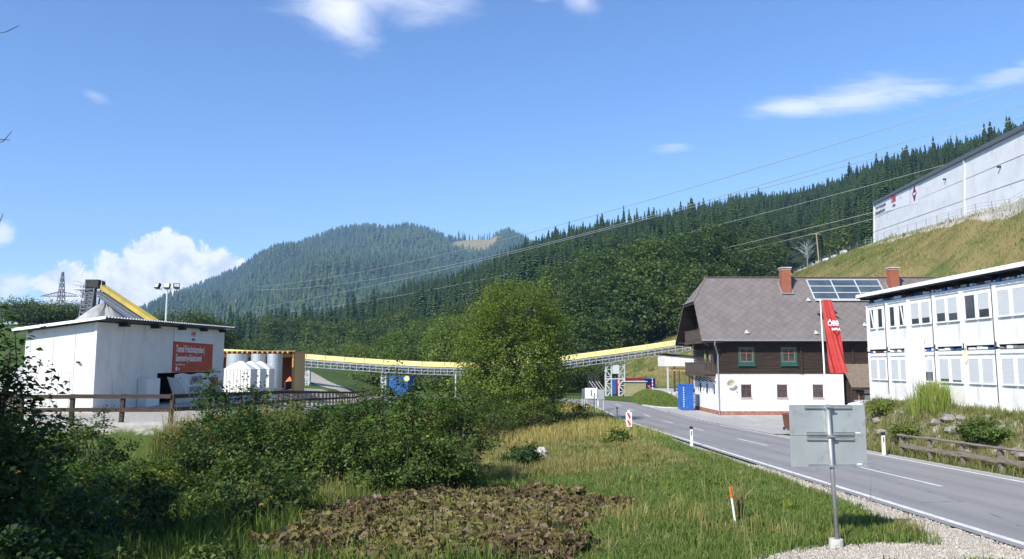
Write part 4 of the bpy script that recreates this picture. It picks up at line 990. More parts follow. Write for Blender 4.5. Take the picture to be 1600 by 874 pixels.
g = MB(); az_ = P(94, 463, 330).z - pz; aw = 31 / F * 330
for s_ in (-1, 1):
    for y_ in (-.8, .8): g.bar((0, y_, az_), (s_ * aw, 0, az_), .34, .34); g.bar((0, y_, az_ + 2.0), (s_ * aw, 0, az_ + .1), .26, .26)
    for k in range(7): x0, x1 = s_ * aw * k / 7, s_ * aw * (k + 1) / 7; g.bar((x0, 0, az_), (x1, 0, az_ + 2.0 * (1 - (k + 1) / 7)), .1, .1)
g.build('crossarm', M_pylon, yl)

# ------------------------------------------------------------------ timber shed and the white bins
sx0, sx1, sy0 = P(350, 560, 80).x, P(461, 560, 80).x, 80.0; zs0 = 2.3
sh = thing('timber_shed', 'open-fronted orange timber shed with a row of rafter ends and tan end wall', 'shed', (sx1, sy0, zs0)); Wd = sx1 - sx0 + 6
topz = P(461, 549, 80).z - zs0
g = MB(); g.box(-.12, .0, 0.1, 3.9, -.5, topz - .06) ; g.build('end_wall', M_osb, sh)
g = MB(); g.box(-.26, -.12, -.12, .1, -.5, topz); g.build('corner_post', M_orangewood, sh)
g = MB(); g.box(-Wd, -.13, 3.7, 3.9, -.5, topz - .2); g.box(-Wd, -.2, 0.4, 3.7, topz - .26, topz - .2); g.build('back_wall', M_redbrown, sh)
g = MB(); g.box(-Wd, .15, -.5, 4.2, topz - .02, topz + .03); rf = g.build('roof', M_osb, sh)
g = MB()
for k in range(int(Wd / .52)): g.box(-.7 - k * .52, -.55 - k * .52, -.6, 1.2, topz - .22, topz - .03)
g.build('rafters', M_orangewood, rf)
g = MB(); g.box(-Wd, -.26, .1, .28, topz - .62, topz - .27); g.build('lintel', M_orangewood, sh)
bins = [((349, 391, 401), 66.5), ((388, 405.7, 417), 70), ((404, 420, 429), 73.5)]
def bin_silo():
    b_ = thing('steel_bin', 'x', 'steel bin', (0, 0, 0), 0, 'white steel bins in front of the shed')
    g = MB(); g.box(-2.3, 0, 0, 1.7, -1.0, 2.05); g.build('body', M_white, b_)
    g = MB(); g.add([(-2.35, -.04, 2.05), (.04, -.04, 2.05), (.04, 1.74, 2.05), (-2.35, 1.74, 2.05), (-1.3, .75, 2.75), (-1.0, .75, 2.75), (-1.0, 1.0, 2.75), (-1.3, 1.0, 2.75)], [(0, 1, 5, 4), (1, 2, 6, 5), (2, 3, 7, 6), (3, 0, 4, 7), (4, 5, 6, 7)]); g.build('lid', M_frame, b_)
    g = MB()
    for k in range(7): g.box(-2.1 + k * .3, -2.07 + k * .3, -.035, .0, -.9, 2.0)
    g.build('ribs', M_shutter, b_)
    g = MB()
    for k in range(6): a = 2 * math.pi * k / 6; g.box(-.45 + .25 * math.cos(a) - .05, -.45 + .25 * math.cos(a) + .05, -.045, -.005, 1.4 + .3 * math.sin(a), 1.5 + .3 * math.sin(a))
    g.build('marking', M_black, b_)
    return b_
b0 = bin_silo(); lbl = ['nearest white steel bin right beside the plant building, with hipped lid', 'middle one of the three white steel bins by the shed', 'farthest white steel bin, beside the blue drum in the shed']
for k, ((p0_, p1_, p2_), Yb) in enumerate(bins):
    o_ = b0 if k == 0 else copy_tree(b0); q = P(p1_, 600, Yb); o_.location = (q.x, Yb, 2.42); o_['label'] = lbl[k]
for k, px_ in enumerate((368, 392, 408)):
    q = P(px_, 600, 77.5); g = MB(); th_ = P(0, 553, 77).z - 2.3; rr_t = 1.05 if k == 0 else .75; g.tube((0, 0, -.3), (0, 0, th_), rr_t, n=28)
    for zb_ in (.8, 1.9, 2.9): g.tube((0, 0, zb_), (0, 0, zb_ + .06), rr_t + .02, n=28)
    o_ = g.build('steel_tank', M_alu, smooth=False); o_.location = (q.x + k * .6, 77.8, 2.3)
    tag(o_, ('wide round grey tank behind the nearest white bin', 'round grey tank behind the middle white bin', 'round grey tank nearest to the dark shed boards')[k], 'tank', 'round tanks under the shed roof')
q = P(435, 608, 78.5); g = MB(); g.tube((0, 0, 0), (0, 0, .85), .3, n=14); o_ = g.build('blue_drum', mat('light_blue_plastic', (.05, .25, .5), (.04, .2, .42), .4)); o_.location = (q.x, 78.5, 2.3); tag(o_, 'light blue drum standing in the open shed', 'drum')
g = MB(); g.add([(-.35, -.2, 0), (.35, -.2, 0), (.3, .3, 0), (-.3, .3, 0), (.05, .05, .55)], [(0, 1, 4), (1, 2, 4), (2, 3, 4), (3, 0, 4)]); o_ = g.build('orange_bundle', M_orange); o_.location = (q.x + .2, 81.5, 3.1); tag(o_, 'bright orange folded sheet behind the blue drum in the shed', 'sheet')
# shed cannot float: bundle rests on a crate
g = MB(); g.box(-.4, .4, -.3, .3, 0, .8); o_ = g.build('crate', M_fence); o_.location = (q.x + .2, 81.5, 2.3); tag(o_, 'brown crate under the orange sheet in the shed', 'crate')

# ------------------------------------------------------------------ shipping containers and site items far down the road
def container(name, label, px0, px1, pytop, Y, mtl, depth=6.0, cat='container', ridge=True, h=2.6, group=None):
    a = P(px0, 600, Y); b_ = P(px1, 600, Y); zt_ = P(px0, pytop, Y).z; o_ = thing(name, label, cat, (a.x, Y, zt_ - h), 0, group); W_ = b_.x - a.x
    g = MB(); g.box(.04, W_ - .04, .04, depth - .04, .06, h - .05)
    n_ = int(W_ / .28)
    for k in range(n_): g.box(.1 + k * (W_ - .2) / n_, .1 + (k + .5) * (W_ - .2) / n_, .0, .045, .15, h - .12)
    nd_ = int(depth / .4)
    for s_, xx in ((0, .0), (1, W_ - .045)):
        for k in range(nd_): g.box(xx, xx + .045, .1 + k * (depth - .2) / nd_, .1 + (k + .5) * (depth - .2) / nd_, .15, h - .12)
    g.build('body', mtl, o_)
    g = MB()
    for xx in (0, W_ - .1):
        for yy_ in (0, depth - .1): g.box(xx - .01, xx + .11, yy_ - .01, yy_ + .11, 0, h)
    g.box(0, W_, -.015, .09, h - .12, h + .005); g.box(0, W_, -.015, .09, 0, .12); g.box(-.015, .09, 0, depth, h - .12, h + .005); g.box(W_ - .09, W_ + .015, 0, depth, h - .12, h + .005)
    g.build('frame', mtl, o_)
    return o_
c1 = container('shipping_container', 'blue container beyond the far end of the brown timber fence', 608, 637, 588, 113, M_blue, 6)
g = MB(); g.tube((2.55, -.03, 2.25), (2.55, -.06, 2.25), .42, n=20); so = g.build('round_sign', M_yellow, c1); g = MB(); g.tube((2.55, -.062, 2.25), (2.55, -.075, 2.25), .2, n=16); g.build('symbol', M_textw, c1)
c2 = container('shipping_container', 'tall blue container end standing against the farmhouse gable wall', 1066.5, 1083, 600.5, 82, M_blue, 2.4, h=2.72)
g = MB()
for k in range(9): g.box(.05, .13, -.022, -.012, .35 + k * .24, .47 + k * .24)
g.build('label_marks', M_textw, c2)
container('shipping_container', 'dark red container behind the olive one near the conveyor tower', 964.5, 1009, 591, 127, M_red, 2.5, h=2.6)
c4 = container('shipping_container', 'blue container right of the dark red one, with orange box in front', 1009.5, 1024, 592, 125, M_blue, 6, h=2.4)
container('shipping_container', 'narrow blue container seen through the lattice conveyor tower', 957, 964, 593, 129, M_blue, 2.6, h=2.6)
ol = container('olive_shed', 'flat-roofed olive metal shed behind the grass mound', 976, 1009, 597, 120, M_olive, 3, 'shed', h=2.2)
g = MB(); g.box(-.15, 3.5, -.2, 3.2, 2.2, 2.32); g.build('roof', M_lightsteel, ol)
q = P(1011, 604, 123.5); g = MB(); g.box(0, .5, 0, .4, 0, .55); o_ = g.build('orange_box', M_orange, bevel=.03); o_.location = (q.x, 123.5, H(q.x, 123.5)); tag(o_, 'small orange box in front of the blue container by the mound', 'box')
q = P(1019.5, 604, 123); so = thing('red_white_barrier_post', 'red and white marker post in front of the blue container by the mound', 'marker post', (q.x, 123, H(q.x, 123)))
g = MB(); g.box(-.07, .07, -.03, .03, 0, 1.6); g.build('post', M_textw, so); g = MB()
for k in range(3): g.box(-.075, .075, -.035, .035, .25 + k * .5, .5 + k * .5)
g.build('bands', M_beaconred, so)
# black noise panels with struts
for k, (a_, b_) in enumerate(((918, 926.5), (928, 936))):
    p0, p1 = P(a_, 604, 128), P(b_, 604, 128); g0 = H(p0.x, 128); o_ = thing('screen_panel', ('left', 'right')[k] + ' one of two black screen panels propped beside the conveyor tower', 'screen panel', (p0.x, 128, g0), 0, 'black screen panels')
    zt_ = P(0, 585, 128).z - g0; g = MB(); g.box(0, p1.x - p0.x, 0, .15, 0, zt_); g.build('panel', M_black, o_)
    g = MB()
    for j in range(2): g.bar((.3 + j * .45, -.05, zt_ * .65), (1.7 + j * .5, -.9, .1), .07, .07)
    g.build('strut', M_lightsteel, o_)

# ------------------------------------------------------------------ belt conveyor crossing the valley
CY = 121.0
cv = thing('belt_conveyor', 'long covered belt conveyor with yellow roof on a steel truss across the valley', 'conveyor', (0, CY, 0))
topl = [(250, 534), (350, 545.5), (420, 549), (480, 553.5), (540, 558), (600, 562), (660, 565), (730, 567), (800, 564), (860, 559), (900, 553.5), (960, 545.5), (1010, 538.5), (1063, 530.5), (1100, 524), (1180, 511)]
tw = [P(a, b_, CY) for a, b_ in topl]; cvo = Vector(cv.location)
for a, b_ in zip(tw[:-1], tw[1:]):
    pass
g = MB()
for a, b_ in zip(tw[:-1], tw[1:]):
    n_ = 7
    for p_, q_ in ((a, b_),):
        vs = []
        for pt in (p_, q_):
            for k in range(n_): an = math.pi * k / (n_ - 1); vs.append((pt.x, pt.y - cvo.y - .75 * math.cos(an), pt.z - .5 + .5 * math.sin(an) ** .7 if 0 < k < n_ - 1 else pt.z - .78))
        g.add(vs, [(k, k + 1, n_ + k + 1, n_ + k) for k in range(n_ - 1)])
g.build('yellow_cover', M_yellow, cv)
g = MB()
for a, b_ in zip(tw[:-1], tw[1:]):
    n2_ = max(1, round((b_ - a).length / 2.9))
    for k in range(n2_):
        q = a.lerp(b_, k / n2_)
        for j in range(6): a0, a1 = math.pi * j / 6, math.pi * (j + 1) / 6; g.bar((q.x, -.77 * math.cos(a0), q.z - .5 + .53 * max(0, math.sin(a0)) ** .7), (q.x, -.77 * math.cos(a1), q.z - .5 + .53 * max(0, math.sin(a1)) ** .7), .07, .05)
g.build('cover_seams', M_yellowshade_seam, cv)
g = MB(); g2 = MB(); g3 = MB()
for a, b_ in zip(tw[:-1], tw[1:]):
    a = a - cvo; b_ = b_ - cvo
    for s_ in (-1.0, .8):
        q = Vector((0, s_, 0)); t0_, t1_ = Vector((0, 0, -1.05)), Vector((0, 0, -1.95))
        g.bar(a + q + t0_, b_ + q + t0_, .1, .13); g.bar(a + q + t1_, b_ + q + t1_, .1, .13)
        g3.bar(a + q + Vector((0, -.35, -1.45)), b_ + q + Vector((0, -.35, -1.45)), .05, .05)
        L_ = (b_ - a).length; n_ = max(2, int(L_ / .95))
        for k in range(n_):
            c0, c1 = a.lerp(b_, k / n_), a.lerp(b_, (k + 1) / n_); zz = (t0_, t1_) if k % 2 else (t1_, t0_)
            g.bar(c0 + q + zz[0], c1 + q + zz[1], .07, .07); g.bar(c0 + q + t0_, c0 + q + t1_, .06, .06)
            g3.bar(c0 + q + Vector((0, -.35, -1.9)), c0 + q + Vector((0, -.35, -.9)), .04, .04)
    g2.bar(a + Vector((0, -.1, -1.35)), b_ + Vector((0, -.1, -1.35)), 1.5, .25)
    g3.bar(a + Vector((0, -1.35, -.92)), b_ + Vector((0, -1.35, -.92)), .06, .07)
g.build('truss', M_steel, cv); g2.build('belt_frame', mat('brown_grey_steel', (.30, .26, .22), (.22, .19, .16), .7), cv); g3.build('walkway_rail', M_lightsteel, cv)
def trestle(px_, pyb, w_, dep, name='lattice_support'):
    c = P(px_, pyb, CY); zt_ = float(np.interp(c.x, [q.x for q in tw], [q.z for q in tw])) - 1.95; zb_ = H(c.x, CY) - .3; g = MB()
    for sx_ in (-w_ / 2, w_ / 2):
        for sy_ in (-dep, dep): g.bar((c.x + sx_, sy_, zb_), (c.x + sx_, sy_, zt_), .13, .13)
    n_ = max(3, int((zt_ - zb_) / (w_ * 1.1))); hgt = (zt_ - zb_) / n_
    for k in range(n_):
        for sy_ in (-dep, dep):
            a = (c.x - w_ / 2, sy_, zb_ + k * hgt); b_ = (c.x + w_ / 2, sy_, zb_ + (k + 1) * hgt)
            if k % 2: a, b_ = (c.x + w_ / 2, sy_, a[2]), (c.x - w_ / 2, sy_, b_[2])
            g.bar(a, b_, .09, .09); g.bar((c.x - w_ / 2, sy_, zb_ + k * hgt), (c.x + w_ / 2, sy_, zb_ + k * hgt), .09, .09)
    g.build(name, M_lightsteel, cv)
for px_ in (950.5, 971): trestle(px_, 600, .85, .5)
trestle(600, 600, .7, .5); trestle(480, 600, .7, .5); trestle(1090, 600, .8, .5)
g = MB(); c = P(961, 575, CY); g.box(c.x - .5, c.x + .5, -.6, .2, c.z - .9, c.z + .5); g.bar((P(946, 620, CY).x, -.5, c.z + 1.2), (P(976, 620, CY).x, -.5, c.z + 1.2), .2, .25); g.bar((P(946, 620, CY).x, -.5, P(0, 592, CY).z), (P(976, 620, CY).x, -.5, P(0, 592, CY).z), .12, .15); g.build('tower_box', M_lightsteel, cv)
g = MB(); c = P(712, 600, CY - 4); g.tube((c.x, -4, 0), (c.x, -4, P(712, 583, CY - 4).z), .12); g.build('round_column', M_lightsteel, cv)

# canopy and pergola left of the farmhouse
q0, q1 = P(1039, 560, 102), P(1082, 560, 102); gz = H(q0.x + 1, 102)
ca_ = thing('canopy', 'flat white canopy on posts left of the farmhouse balconies', 'canopy', (q0.x, 102, gz))
zt_, zb_ = P(0, 556.5, 102).z - gz, P(0, 572.5, 102).z - gz; Wc = q1.x - q0.x
g = MB(); g.box(0, Wc + 2, 0, 5, zb_, zt_); g.build('fascia', M_white, ca_); g = MB(); g.add([(-.2, -.3, zt_ + .25), (Wc + 2, -.3, zt_ - .25), (Wc + 2, 5.3, zt_ - .25), (-.2, 5.3, zt_ + .25), (-.2, -.3, zt_ + .37), (Wc + 2, -.3, zt_ - .13), (Wc + 2, 5.3, zt_ - .13), (-.2, 5.3, zt_ + .37)], [(0, 3, 2, 1), (4, 5, 6, 7), (0, 1, 5, 4), (1, 2, 6, 5), (3, 0, 4, 7)]); g.build('roof', M_timber, ca_)
for x_, m__ in ((.35, M_lightsteel), (1.25, M_fence), (3.2, M_fence)):
    g = MB(); g.box(x_ - .1, x_ + .1, .1, .3, -.3, zb_ + .0); g.build('post', m__, ca_)
g = MB(); q = P(1045, 604, 101)
v0 = []; rr_ = random.Random(3)
def rock(mb, c, r, seed=0, sq=(1, 1, .8)):
    rr2 = random.Random(seed); nlat, nlon = 6, 9; vs = [(c[0], c[1], c[2] - r * sq[2])]
    for j in range(1, nlat):
        for k in range(nlon):
            th, ph = math.pi * j / nlat, 2 * math.pi * k / nlon; q_ = r * rr2.uniform(.72, 1.12)
            vs.append((c[0] + q_ * sq[0] * math.sin(th) * math.cos(ph), c[1] + q_ * sq[1] * math.sin(th) * math.sin(ph), c[2] - q_ * sq[2] * math.cos(th)))
    vs.append((c[0], c[1], c[2] + r * sq[2])); fs = [(0, 1 + (k + 1) % nlon, 1 + k) for k in range(nlon)]
    for j in range(nlat - 2):
        for k in range(nlon): a = 1 + j * nlon; fs.append((a + k, a + (k + 1) % nlon, a + nlon + (k + 1) % nlon, a + nlon + k))
    a = 1 + (nlat - 2) * nlon; fs += [(a + k, a + (k + 1) % nlon, len(vs) - 1) for k in range(nlon)]
    mb.add(vs, fs)
for k in range(4): rock(g, (k * .5 - .6, rr_.uniform(-.3, .3), .25), rr_.uniform(.35, .6), k)
o_ = g.build('rock_pile', M_rock); o_.location = (q.x, 100.5, H(q.x, 100.5)); tag(o_, 'small pile of pale stones at the foot of the white canopy post', 'stone pile')
q = P(1052, 600, 94); gz = H(q.x, 94); pg = thing('pergola', 'low timber pergola with orange beam beside the blue container and canopy', 'pergola', (q.x, 94, gz))
zz = P(0, 578.5, 94).z - gz
g = MB(); g.bar((0, 0, zz), (2.6, 0, zz - .12), .1, .16); g.bar((0, 3, zz), (2.6, 3, zz - .12), .1, .16); g.build('beam', M_orangewood, pg)
for x_ in (.75, 2.3):
    g = MB(); g.bar((x_, 0, -.2), (x_, 0, zz), .12, .12); g.build('post', M_redwood, pg)
g = MB()
for k in range(4): g.bar((.4 + k * .6, -.2, zz + .12), (.4 + k * .6, 3.2, zz + .12), .06, .1)
g.build('rafters', M_fence, pg)
q = P(1071, 592, 93); jk = MB()
for k in range(7): rock(jk, (rnd.uniform(-.7, .8), rnd.uniform(-.2, .2), .3 + .25 * k), .22, 40 + k, (1, 1, .9))
o_ = jk.build('hanging_work_clothes', M_orange); o_.location = (q.x, 93.6, H(q.x, 93.6) + .2); tag(o_, 'orange and dark work gear bundled under the pergola', 'work gear')

# ------------------------------------------------------------------ flagpole and flag
fpx = P(1290, 600, 60); gz = 0.1; fl_top = P(1287, 467, 60).z
fl = thing('flagpole', 'white flagpole with a short top arm in front of the farmhouse', 'flagpole', (fpx.x, 60, gz))
g = MB(); g.tube((0, 0, 0), (-.12, 0, fl_top - gz), .075, .05, 10); g.build('pole', M_frame, fl)
g = MB(); g.tube((-.12, 0, fl_top - gz - .05), (.80, 0, fl_top - gz - .05), .025); g.build('arm', M_lightsteel, fl)
fh0, fh1 = P(0, 469, 60).z, P(0, 582, 60).z; fg = thing('red_flag', 'long red banner flag with white letters hanging from the flagpole', 'flag', (fpx.x, 60, fh1))
g = MB(); nx_, nz_ = 22, 60; vs = []; HH = fh0 - fh1
for j in range(nz_ + 1):
    t_ = j / nz_; z = HH * (1 - t_)
    xl = -.02 + .28 * t_; xr = .70 + 1.15 * t_ + .1 * math.sin(t_ * 5) * t_
    for i in range(nx_ + 1):
        s_ = i / nx_; ph = s_ * 9 - t_ * 5.5
        vs.append((xl + (xr - xl) * s_, -.1 - (.05 + .22 * t_) * (math.sin(ph) * .6 + .4 * math.sin(2.1 * ph + 2 * t_)), z - .18 * t_ * s_ * (1 - s_) * 4 * .3))
g.add(vs, [(j * (nx_ + 1) + i, (j + 1) * (nx_ + 1) + i, (j + 1) * (nx_ + 1) + i + 1, j * (nx_ + 1) + i + 1) for j in range(nz_) for i in range(nx_)])
g.build('cloth', M_flag, fg, smooth=True)
text('ÖBB', .56, M_textw, 'logo', fg, (.22, -.36, HH * .64), rtx, sx=.78, bold=.014); text('INFRA', .28, M_textw, 'lettering', fg, (.50, -.40, HH * .575), rtx, sx=.85, bold=.008)

# ------------------------------------------------------------------ road sign seen from behind (foreground)
sb = hit(1307, 836); sb = Vector((P(1306, 836, 15.2).x, 15.2, H(P(1306, 836, 15.2).x, 15.2)))
sn = thing('road_sign', 'large square grey road sign seen from behind on a steel post beside the road', 'road sign', sb, R(-2))
zt_ = P(1302, 633, 15.2).z - sb.z; zb_ = P(1302, 731, 15.2).z - sb.z; xl, xr = (1243 - 1304) / F * 15.2, (1359 - 1304) / F * 15.2
g = MB(); g.tube((.02, 0, .1), (-.045, 0, zt_ + .01), .042, n=14); g.build('post', M_steel, sn, smooth=True)
zm = (zt_ + zb_) / 2
g = MB(); g.box(xl, xr, .07, .085, zb_, zm - .004); g.box(xl, xr, .07, .085, zm + .004, zt_); g.build('panel', M_alu, sn, bevel=.004)
for zz, x0, x1 in ((zt_ - .04, xl * .62, xr * .62), (zm + .05, xl * .6, xr * .65), (zm - .05, xl * .6, xr * .65), (zb_ + .03, xl * .58, xr * .65)):
    g = MB(); g.box(x0, x1, .035, .069, zz - .022, zz + .022); g.box(x0, x1, .028, .036, zz - .03, zz - .022); g.box(x0, x1, .028, .036, zz + .022, zz + .03); g.build('rail', M_steel, sn)
g = MB()
for zz in (zt_ - .04, zm, zb_ + .03): g.tube((-.02, 0, zz - .035), (-.02, 0, zz + .035), .062, n=12); g.box(-.09, .05, -.075, -.06, zz - .015, zz + .015)
g.build('clamp', M_steel, sn)
g = MB()
for zz in (zm + .06, zb_ + .06): g.box(xr - .2, xr - .11, .066, .07, zz - .008, zz + .012)
g.build('sticker', M_textw, sn)
g = MB(); g.tube((0, 0, -.1), (0, 0, .16), .14, .13, 14); fo = g.build('footing', M_concrete, sn, bevel=.01)

# marker stake, delineators, beacon
sk = P(1150, 808, 17.6); stk = thing('marker_stake', 'thin leaning white stake with orange tip in the grass', 'stake', (sk.x, 17.6, H(sk.x, 17.6)))
e = P(1140.5, 761, 17.6) - stk.location; e0 = Vector((0, 0, -.05)); mid = e0.lerp(e, .74)
g = MB(); g.tube(e0, mid, .024, n=8); g.build('shaft', M_frame, stk); g = MB(); g.tube(mid, e, .03, n=8); g.build('tip', M_orange, stk)
def delineator():
    o_ = thing('delineator_post', 'x', 'road marker post', (0, 0, 0), 0, 'white roadside marker posts')
    g = MB(); g.prism([(-.06, -.05, -.1), (.06, -.05, -.1), (.06, .03, -.1), (0, .06, -.1), (-.06, .03, -.1)], (0, 0, .95)); g.build('post', M_frame, o_)
    g = MB(); g.prism([(-.075, -.06, .86), (.075, -.06, .86), (.075, .04, .86), (0, .07, .86), (-.075, .04, .86)], (0, 0, .13)); g.build('cap', M_black, o_)
    g = MB(); g.box(-.022, .022, -.058, -.051, .55, .78); g.build('reflector', M_black, o_)
    return o_
d0 = delineator()
for k, (px_, Yd, lb) in enumerate(((1080.5, 39.0, 'nearest white marker post with black cap on the left road verge'), (965, 70.0, 'white marker post just beyond the red and white beacon'), (935, 92.0, 'farthest white marker post, near the white sign boards'), (1380, 34.2, 'white marker post at the end of the right roadside wooden fence'))):
    o_ = d0 if k == 0 else copy_tree(d0); X = P(px_, 690, Yd).x; o_.location = (X, Yd, H(X, Yd)); o_['label'] = lb
X = P(982, 620, 53).x; bc = thing('warning_beacon', 'red and white arrow striped warning beacon on the left verge', 'beacon', (X, 53, H(X, 53)), R(-6))
g = MB(); g.box(-.2, .2, -.02, .02, .25, 1.22); g.box(-.09, .09, -.02, .02, 1.22, 1.36); g.box(-.05, .05, -.03, .03, -.1, .25); g.build('board', M_frame, bc)
g = MB()
for z0 in (.30, .78): g.add([(-.17, -.026, z0 + .38), (-.17, -.026, z0 + .14 + .06), (.17, -.026, z0 - .02), (.17, -.026, z0 + .2)] if False else [(-.15, -.026, z0 + .40), (.0, -.026, z0 + .40), (.16, -.026, z0 + .12), (.0, -.026, z0 - .02), (-.02, -.026, z0 + .12)], [(0, 4, 2, 1), (4, 3, 2)])
g.build('stripes', M_beaconred, bc)
# sign boards at the bend
def signboard(name, label, px0, px1, py0, py1, Y, m, rz=0.0, legs=1, extra=None):
    a, b_ = P(px0, py0, Y), P(px1, py1, Y); gx = (a.x + b_.x) / 2; gz = H(gx, Y); o_ = thing(name, label, 'sign', (gx, Y, gz), rz); hw = (b_.x - a.x) / 2
    g = MB(); g.box(-hw, hw, 0, .05, b_.z - gz, a.z - gz); g.build('panel', m, o_)
    g = MB()
    for k in range(legs): x_ = 0 if legs == 1 else (-hw * .7 + k * 1.4 * hw); g.tube((x_, .1, -.1), (x_, .1, a.z - gz - .05), .045)
    g.build('post', M_lightsteel, o_); return o_
s1 = signboard('traffic_sign', 'blank white rectangular sign board by the bend of the road', 914, 933, 606.5, 623, 80, M_frame, legs=2)
signboard('traffic_sign', 'grey sign board seen from behind right of the white one', 933.5, 944.5, 609, 624.5, 84, M_alu, legs=2)
s3 = signboard('traffic_sign', 'dark grey framed sign board left of the white one at the bend', 909, 914, 607.5, 622, 82, M_pylon, legs=2)
s4 = thing('small_sign_post', 'slim grey post with two small upright tags in front of the white board', 'sign', (P(928.5, 620, 65).x, 65, H(P(928.5, 620, 65).x, 65)))
g = MB(); g.tube((0, 0, -.1), (0, 0, 2.15), .045, n=8); g.bar((-.4, 0, 2.15), (.4, 0, 2.15), .05, .05); g.build('post', M_steel, s4)
for x0, x1, z0, z1 in ((-.28, -.2, 2.2, 2.65), (.0, .07, 2.2, 2.4)): g = MB(); g.box(x0, x1, -.02, .02, z0, z1); g.build('tag', M_black, s4)
# thin dark stake in the meadow
X = P(873, 620, 42).x; g = MB(); g.tube((0, 0, -.1), (.03, 0, 1.1), .025); o_ = g.build('iron_rod', M_pylon); o_.location = (X, 42, H(X, 42)); tag(o_, 'thin dark rod standing in the dry meadow grass', 'rod')
# pale boulder in the meadow
rb = hit(846, 722); g = MB(); rock(g, (0, 0, .32), .42, 5, (.95, .8, .85)); rock(g, (-.3, -.1, .2), .25, 9)
o_ = g.build('boulder', M_rock); o_.location = rb; tag(o_, 'pale boulder in the meadow right of the shrubs', 'boulder')
md = o_.modifiers.new('s', 'SUBSURF'); md.levels = 2; md.render_levels = 2
tx = bpy.data.textures.new('rk', 'CLOUDS'); tx.noise_scale = .16; dm_ = o_.modifiers.new('d', 'DISPLACE'); dm_.texture = tx; dm_.strength = .14
# waste bin
wb = P(1233.5, 678, 52.5); wbz = H(wb.x, 52.5) + .05; wbn = thing('waste_bin', 'brown wheeled waste bin on the yard edge left of the big sign', 'waste bin', (wb.x, 52.5, wbz), R(8))
g = MB(); g.add([(-.23, -.26, .08), (.23, -.26, .08), (.23, .22, .08), (-.23, .22, .08), (-.31, -.36, 1.0), (.31, -.36, 1.0), (.31, .32, 1.0), (-.31, .32, 1.0)], [(0, 3, 2, 1), (4, 5, 6, 7), (0, 1, 5, 4), (1, 2, 6, 5), (2, 3, 7, 6), (3, 0, 4, 7)]); g.box(-.33, .33, -.38, -.33, .93, 1.0); g.build('body', M_brownbin, wbn, bevel=.02)
g = MB(); g.add([(-.33, -.39, 1.003), (.33, -.39, 1.003), (.33, .34, 1.003), (-.33, .34, 1.003), (-.28, -.33, 1.09), (.28, -.33, 1.09), (.28, .34, 1.11), (-.28, .34, 1.11)], [(0, 3, 2, 1), (4, 5, 6, 7), (0, 1, 5, 4), (1, 2, 6, 5), (2, 3, 7, 6), (3, 0, 4, 7)]); g.tube((-.25, .40, 1.0), (.25, .40, 1.0), .025); g.build('lid', M_brownbin, wbn, bevel=.015)
for s_ in (-1, 1): g = MB(); g.tube((s_ * .22, .25, .1), (s_ * .28, .25, .1), .1, n=14); g.build('wheel', M_black, wbn)

# parked white car behind the bank
cx0 = P(1345, 620, 58).x; cg = H(cx0, 58) + .05
car = thing('parked_car', 'white parked car half hidden behind the big sign and the bank', 'car', (cx0, 58, cg), R(4))
prof = [(-2.1, .35), (-2.15, .75), (-1.95, .98), (-1.15, 1.06), (-.55, 1.62), (.1, 1.78), (1.5, 1.78), (1.95, 1.55), (2.08, 1.0), (2.1, .35)]
g = MB(); g.prism([(x, -.86, z) for x, z in prof], (0, 1.72, 0)); g.build('body', M_carwhite, car, bevel=.07)
g = MB(); g.prism([(-1.0, -.872, 1.1), (-.5, -.872, 1.55), (.35, -.872, 1.62), (.35, -.872, 1.1)], (0, 1.744, 0)); g.prism([(.42, -.872, 1.1), (.42, -.872, 1.62), (1.4, -.872, 1.62), (1.7, -.872, 1.1)], (0, 1.744, 0)); g.build('window', M_glass, car)
for y_ in (-.6, .6): g = MB(); g.tube((-.2, y_, 1.84), (1.5, y_, 1.84), .025); g.build('roof_rail', M_lightsteel, car)
for x_ in (-1.35, 1.3):
    for y_ in (-.88, .68):
        g = MB(); g.tube((x_, y_, .33), (x_, y_ + .2, .33), .33, n=20); wh = g.build('wheel', M_black, car); g = MB(); g.tube((x_, y_ - .01, .33), (x_, y_ + .21, .33), .19, n=12); g.build('rim', M_lightsteel, wh)
for y_ in (-.6, .6): g = MB(); g.box(-2.17, -2.1, y_ - .18, y_ + .18, .68, .84); g.build('headlight', M_textw, car)

# roadside fence on the right
rf_ = thing('roadside_fence', 'old silvery wooden rail fence along the right edge of the road', 'fence', (17.0, 34, H(17.0, 34)))
oo = Vector(rf_.location); pts = [(17.05, 34.2 - k * 2.3) for k in range(8)]
for (x, y) in pts: g = MB(); z = H(x, y); g.bar(Vector((x, y, z - .2)) - oo, Vector((x, y, z + .92)) - oo, .13, .13); g.build('post', M_rail, rf_)
g = MB()
for (a, b_) in zip(pts[:-1], pts[1:]):
    za, zb2 = H(*a), H(*b_); g.tube(Vector((a[0] - .1, a[1] + .1, za + .88 + rnd.uniform(-.03, .03))) - oo, Vector((b_[0] - .1, b_[1] - .1, zb2 + .86)) - oo, .055, .05); g.bar(Vector((a[0] - .09, a[1], za + .45)) - oo, Vector((b_[0] - .09, b_[1], zb2 + .42)) - oo, .04, .16)
g.build('rail', M_rail, rf_)
# stones in the bank under the office
for k in range(30):
    y = 22 + k * .72 + rnd.uniform(-.4, .4); x = rnd.uniform(17.9, 19.5); r_ = rnd.uniform(.14, .40)
    g = MB(); rock(g, (0, 0, 0), r_, 100 + k, (1.0, 1.3, .6)); o_ = g.build('bank_stone', mat('bank_stone_grey', (0.30, 0.275, 0.24), (0.17, 0.155, 0.135), 0.95, scale=4, bump=0.8, bscale=9)); o_.location = (x, y, H(x, y) - r_ * .05)
    tag(o_, 'rough pale stone set in the overgrown bank below the container office', 'stone', 'stones in the bank below the office')

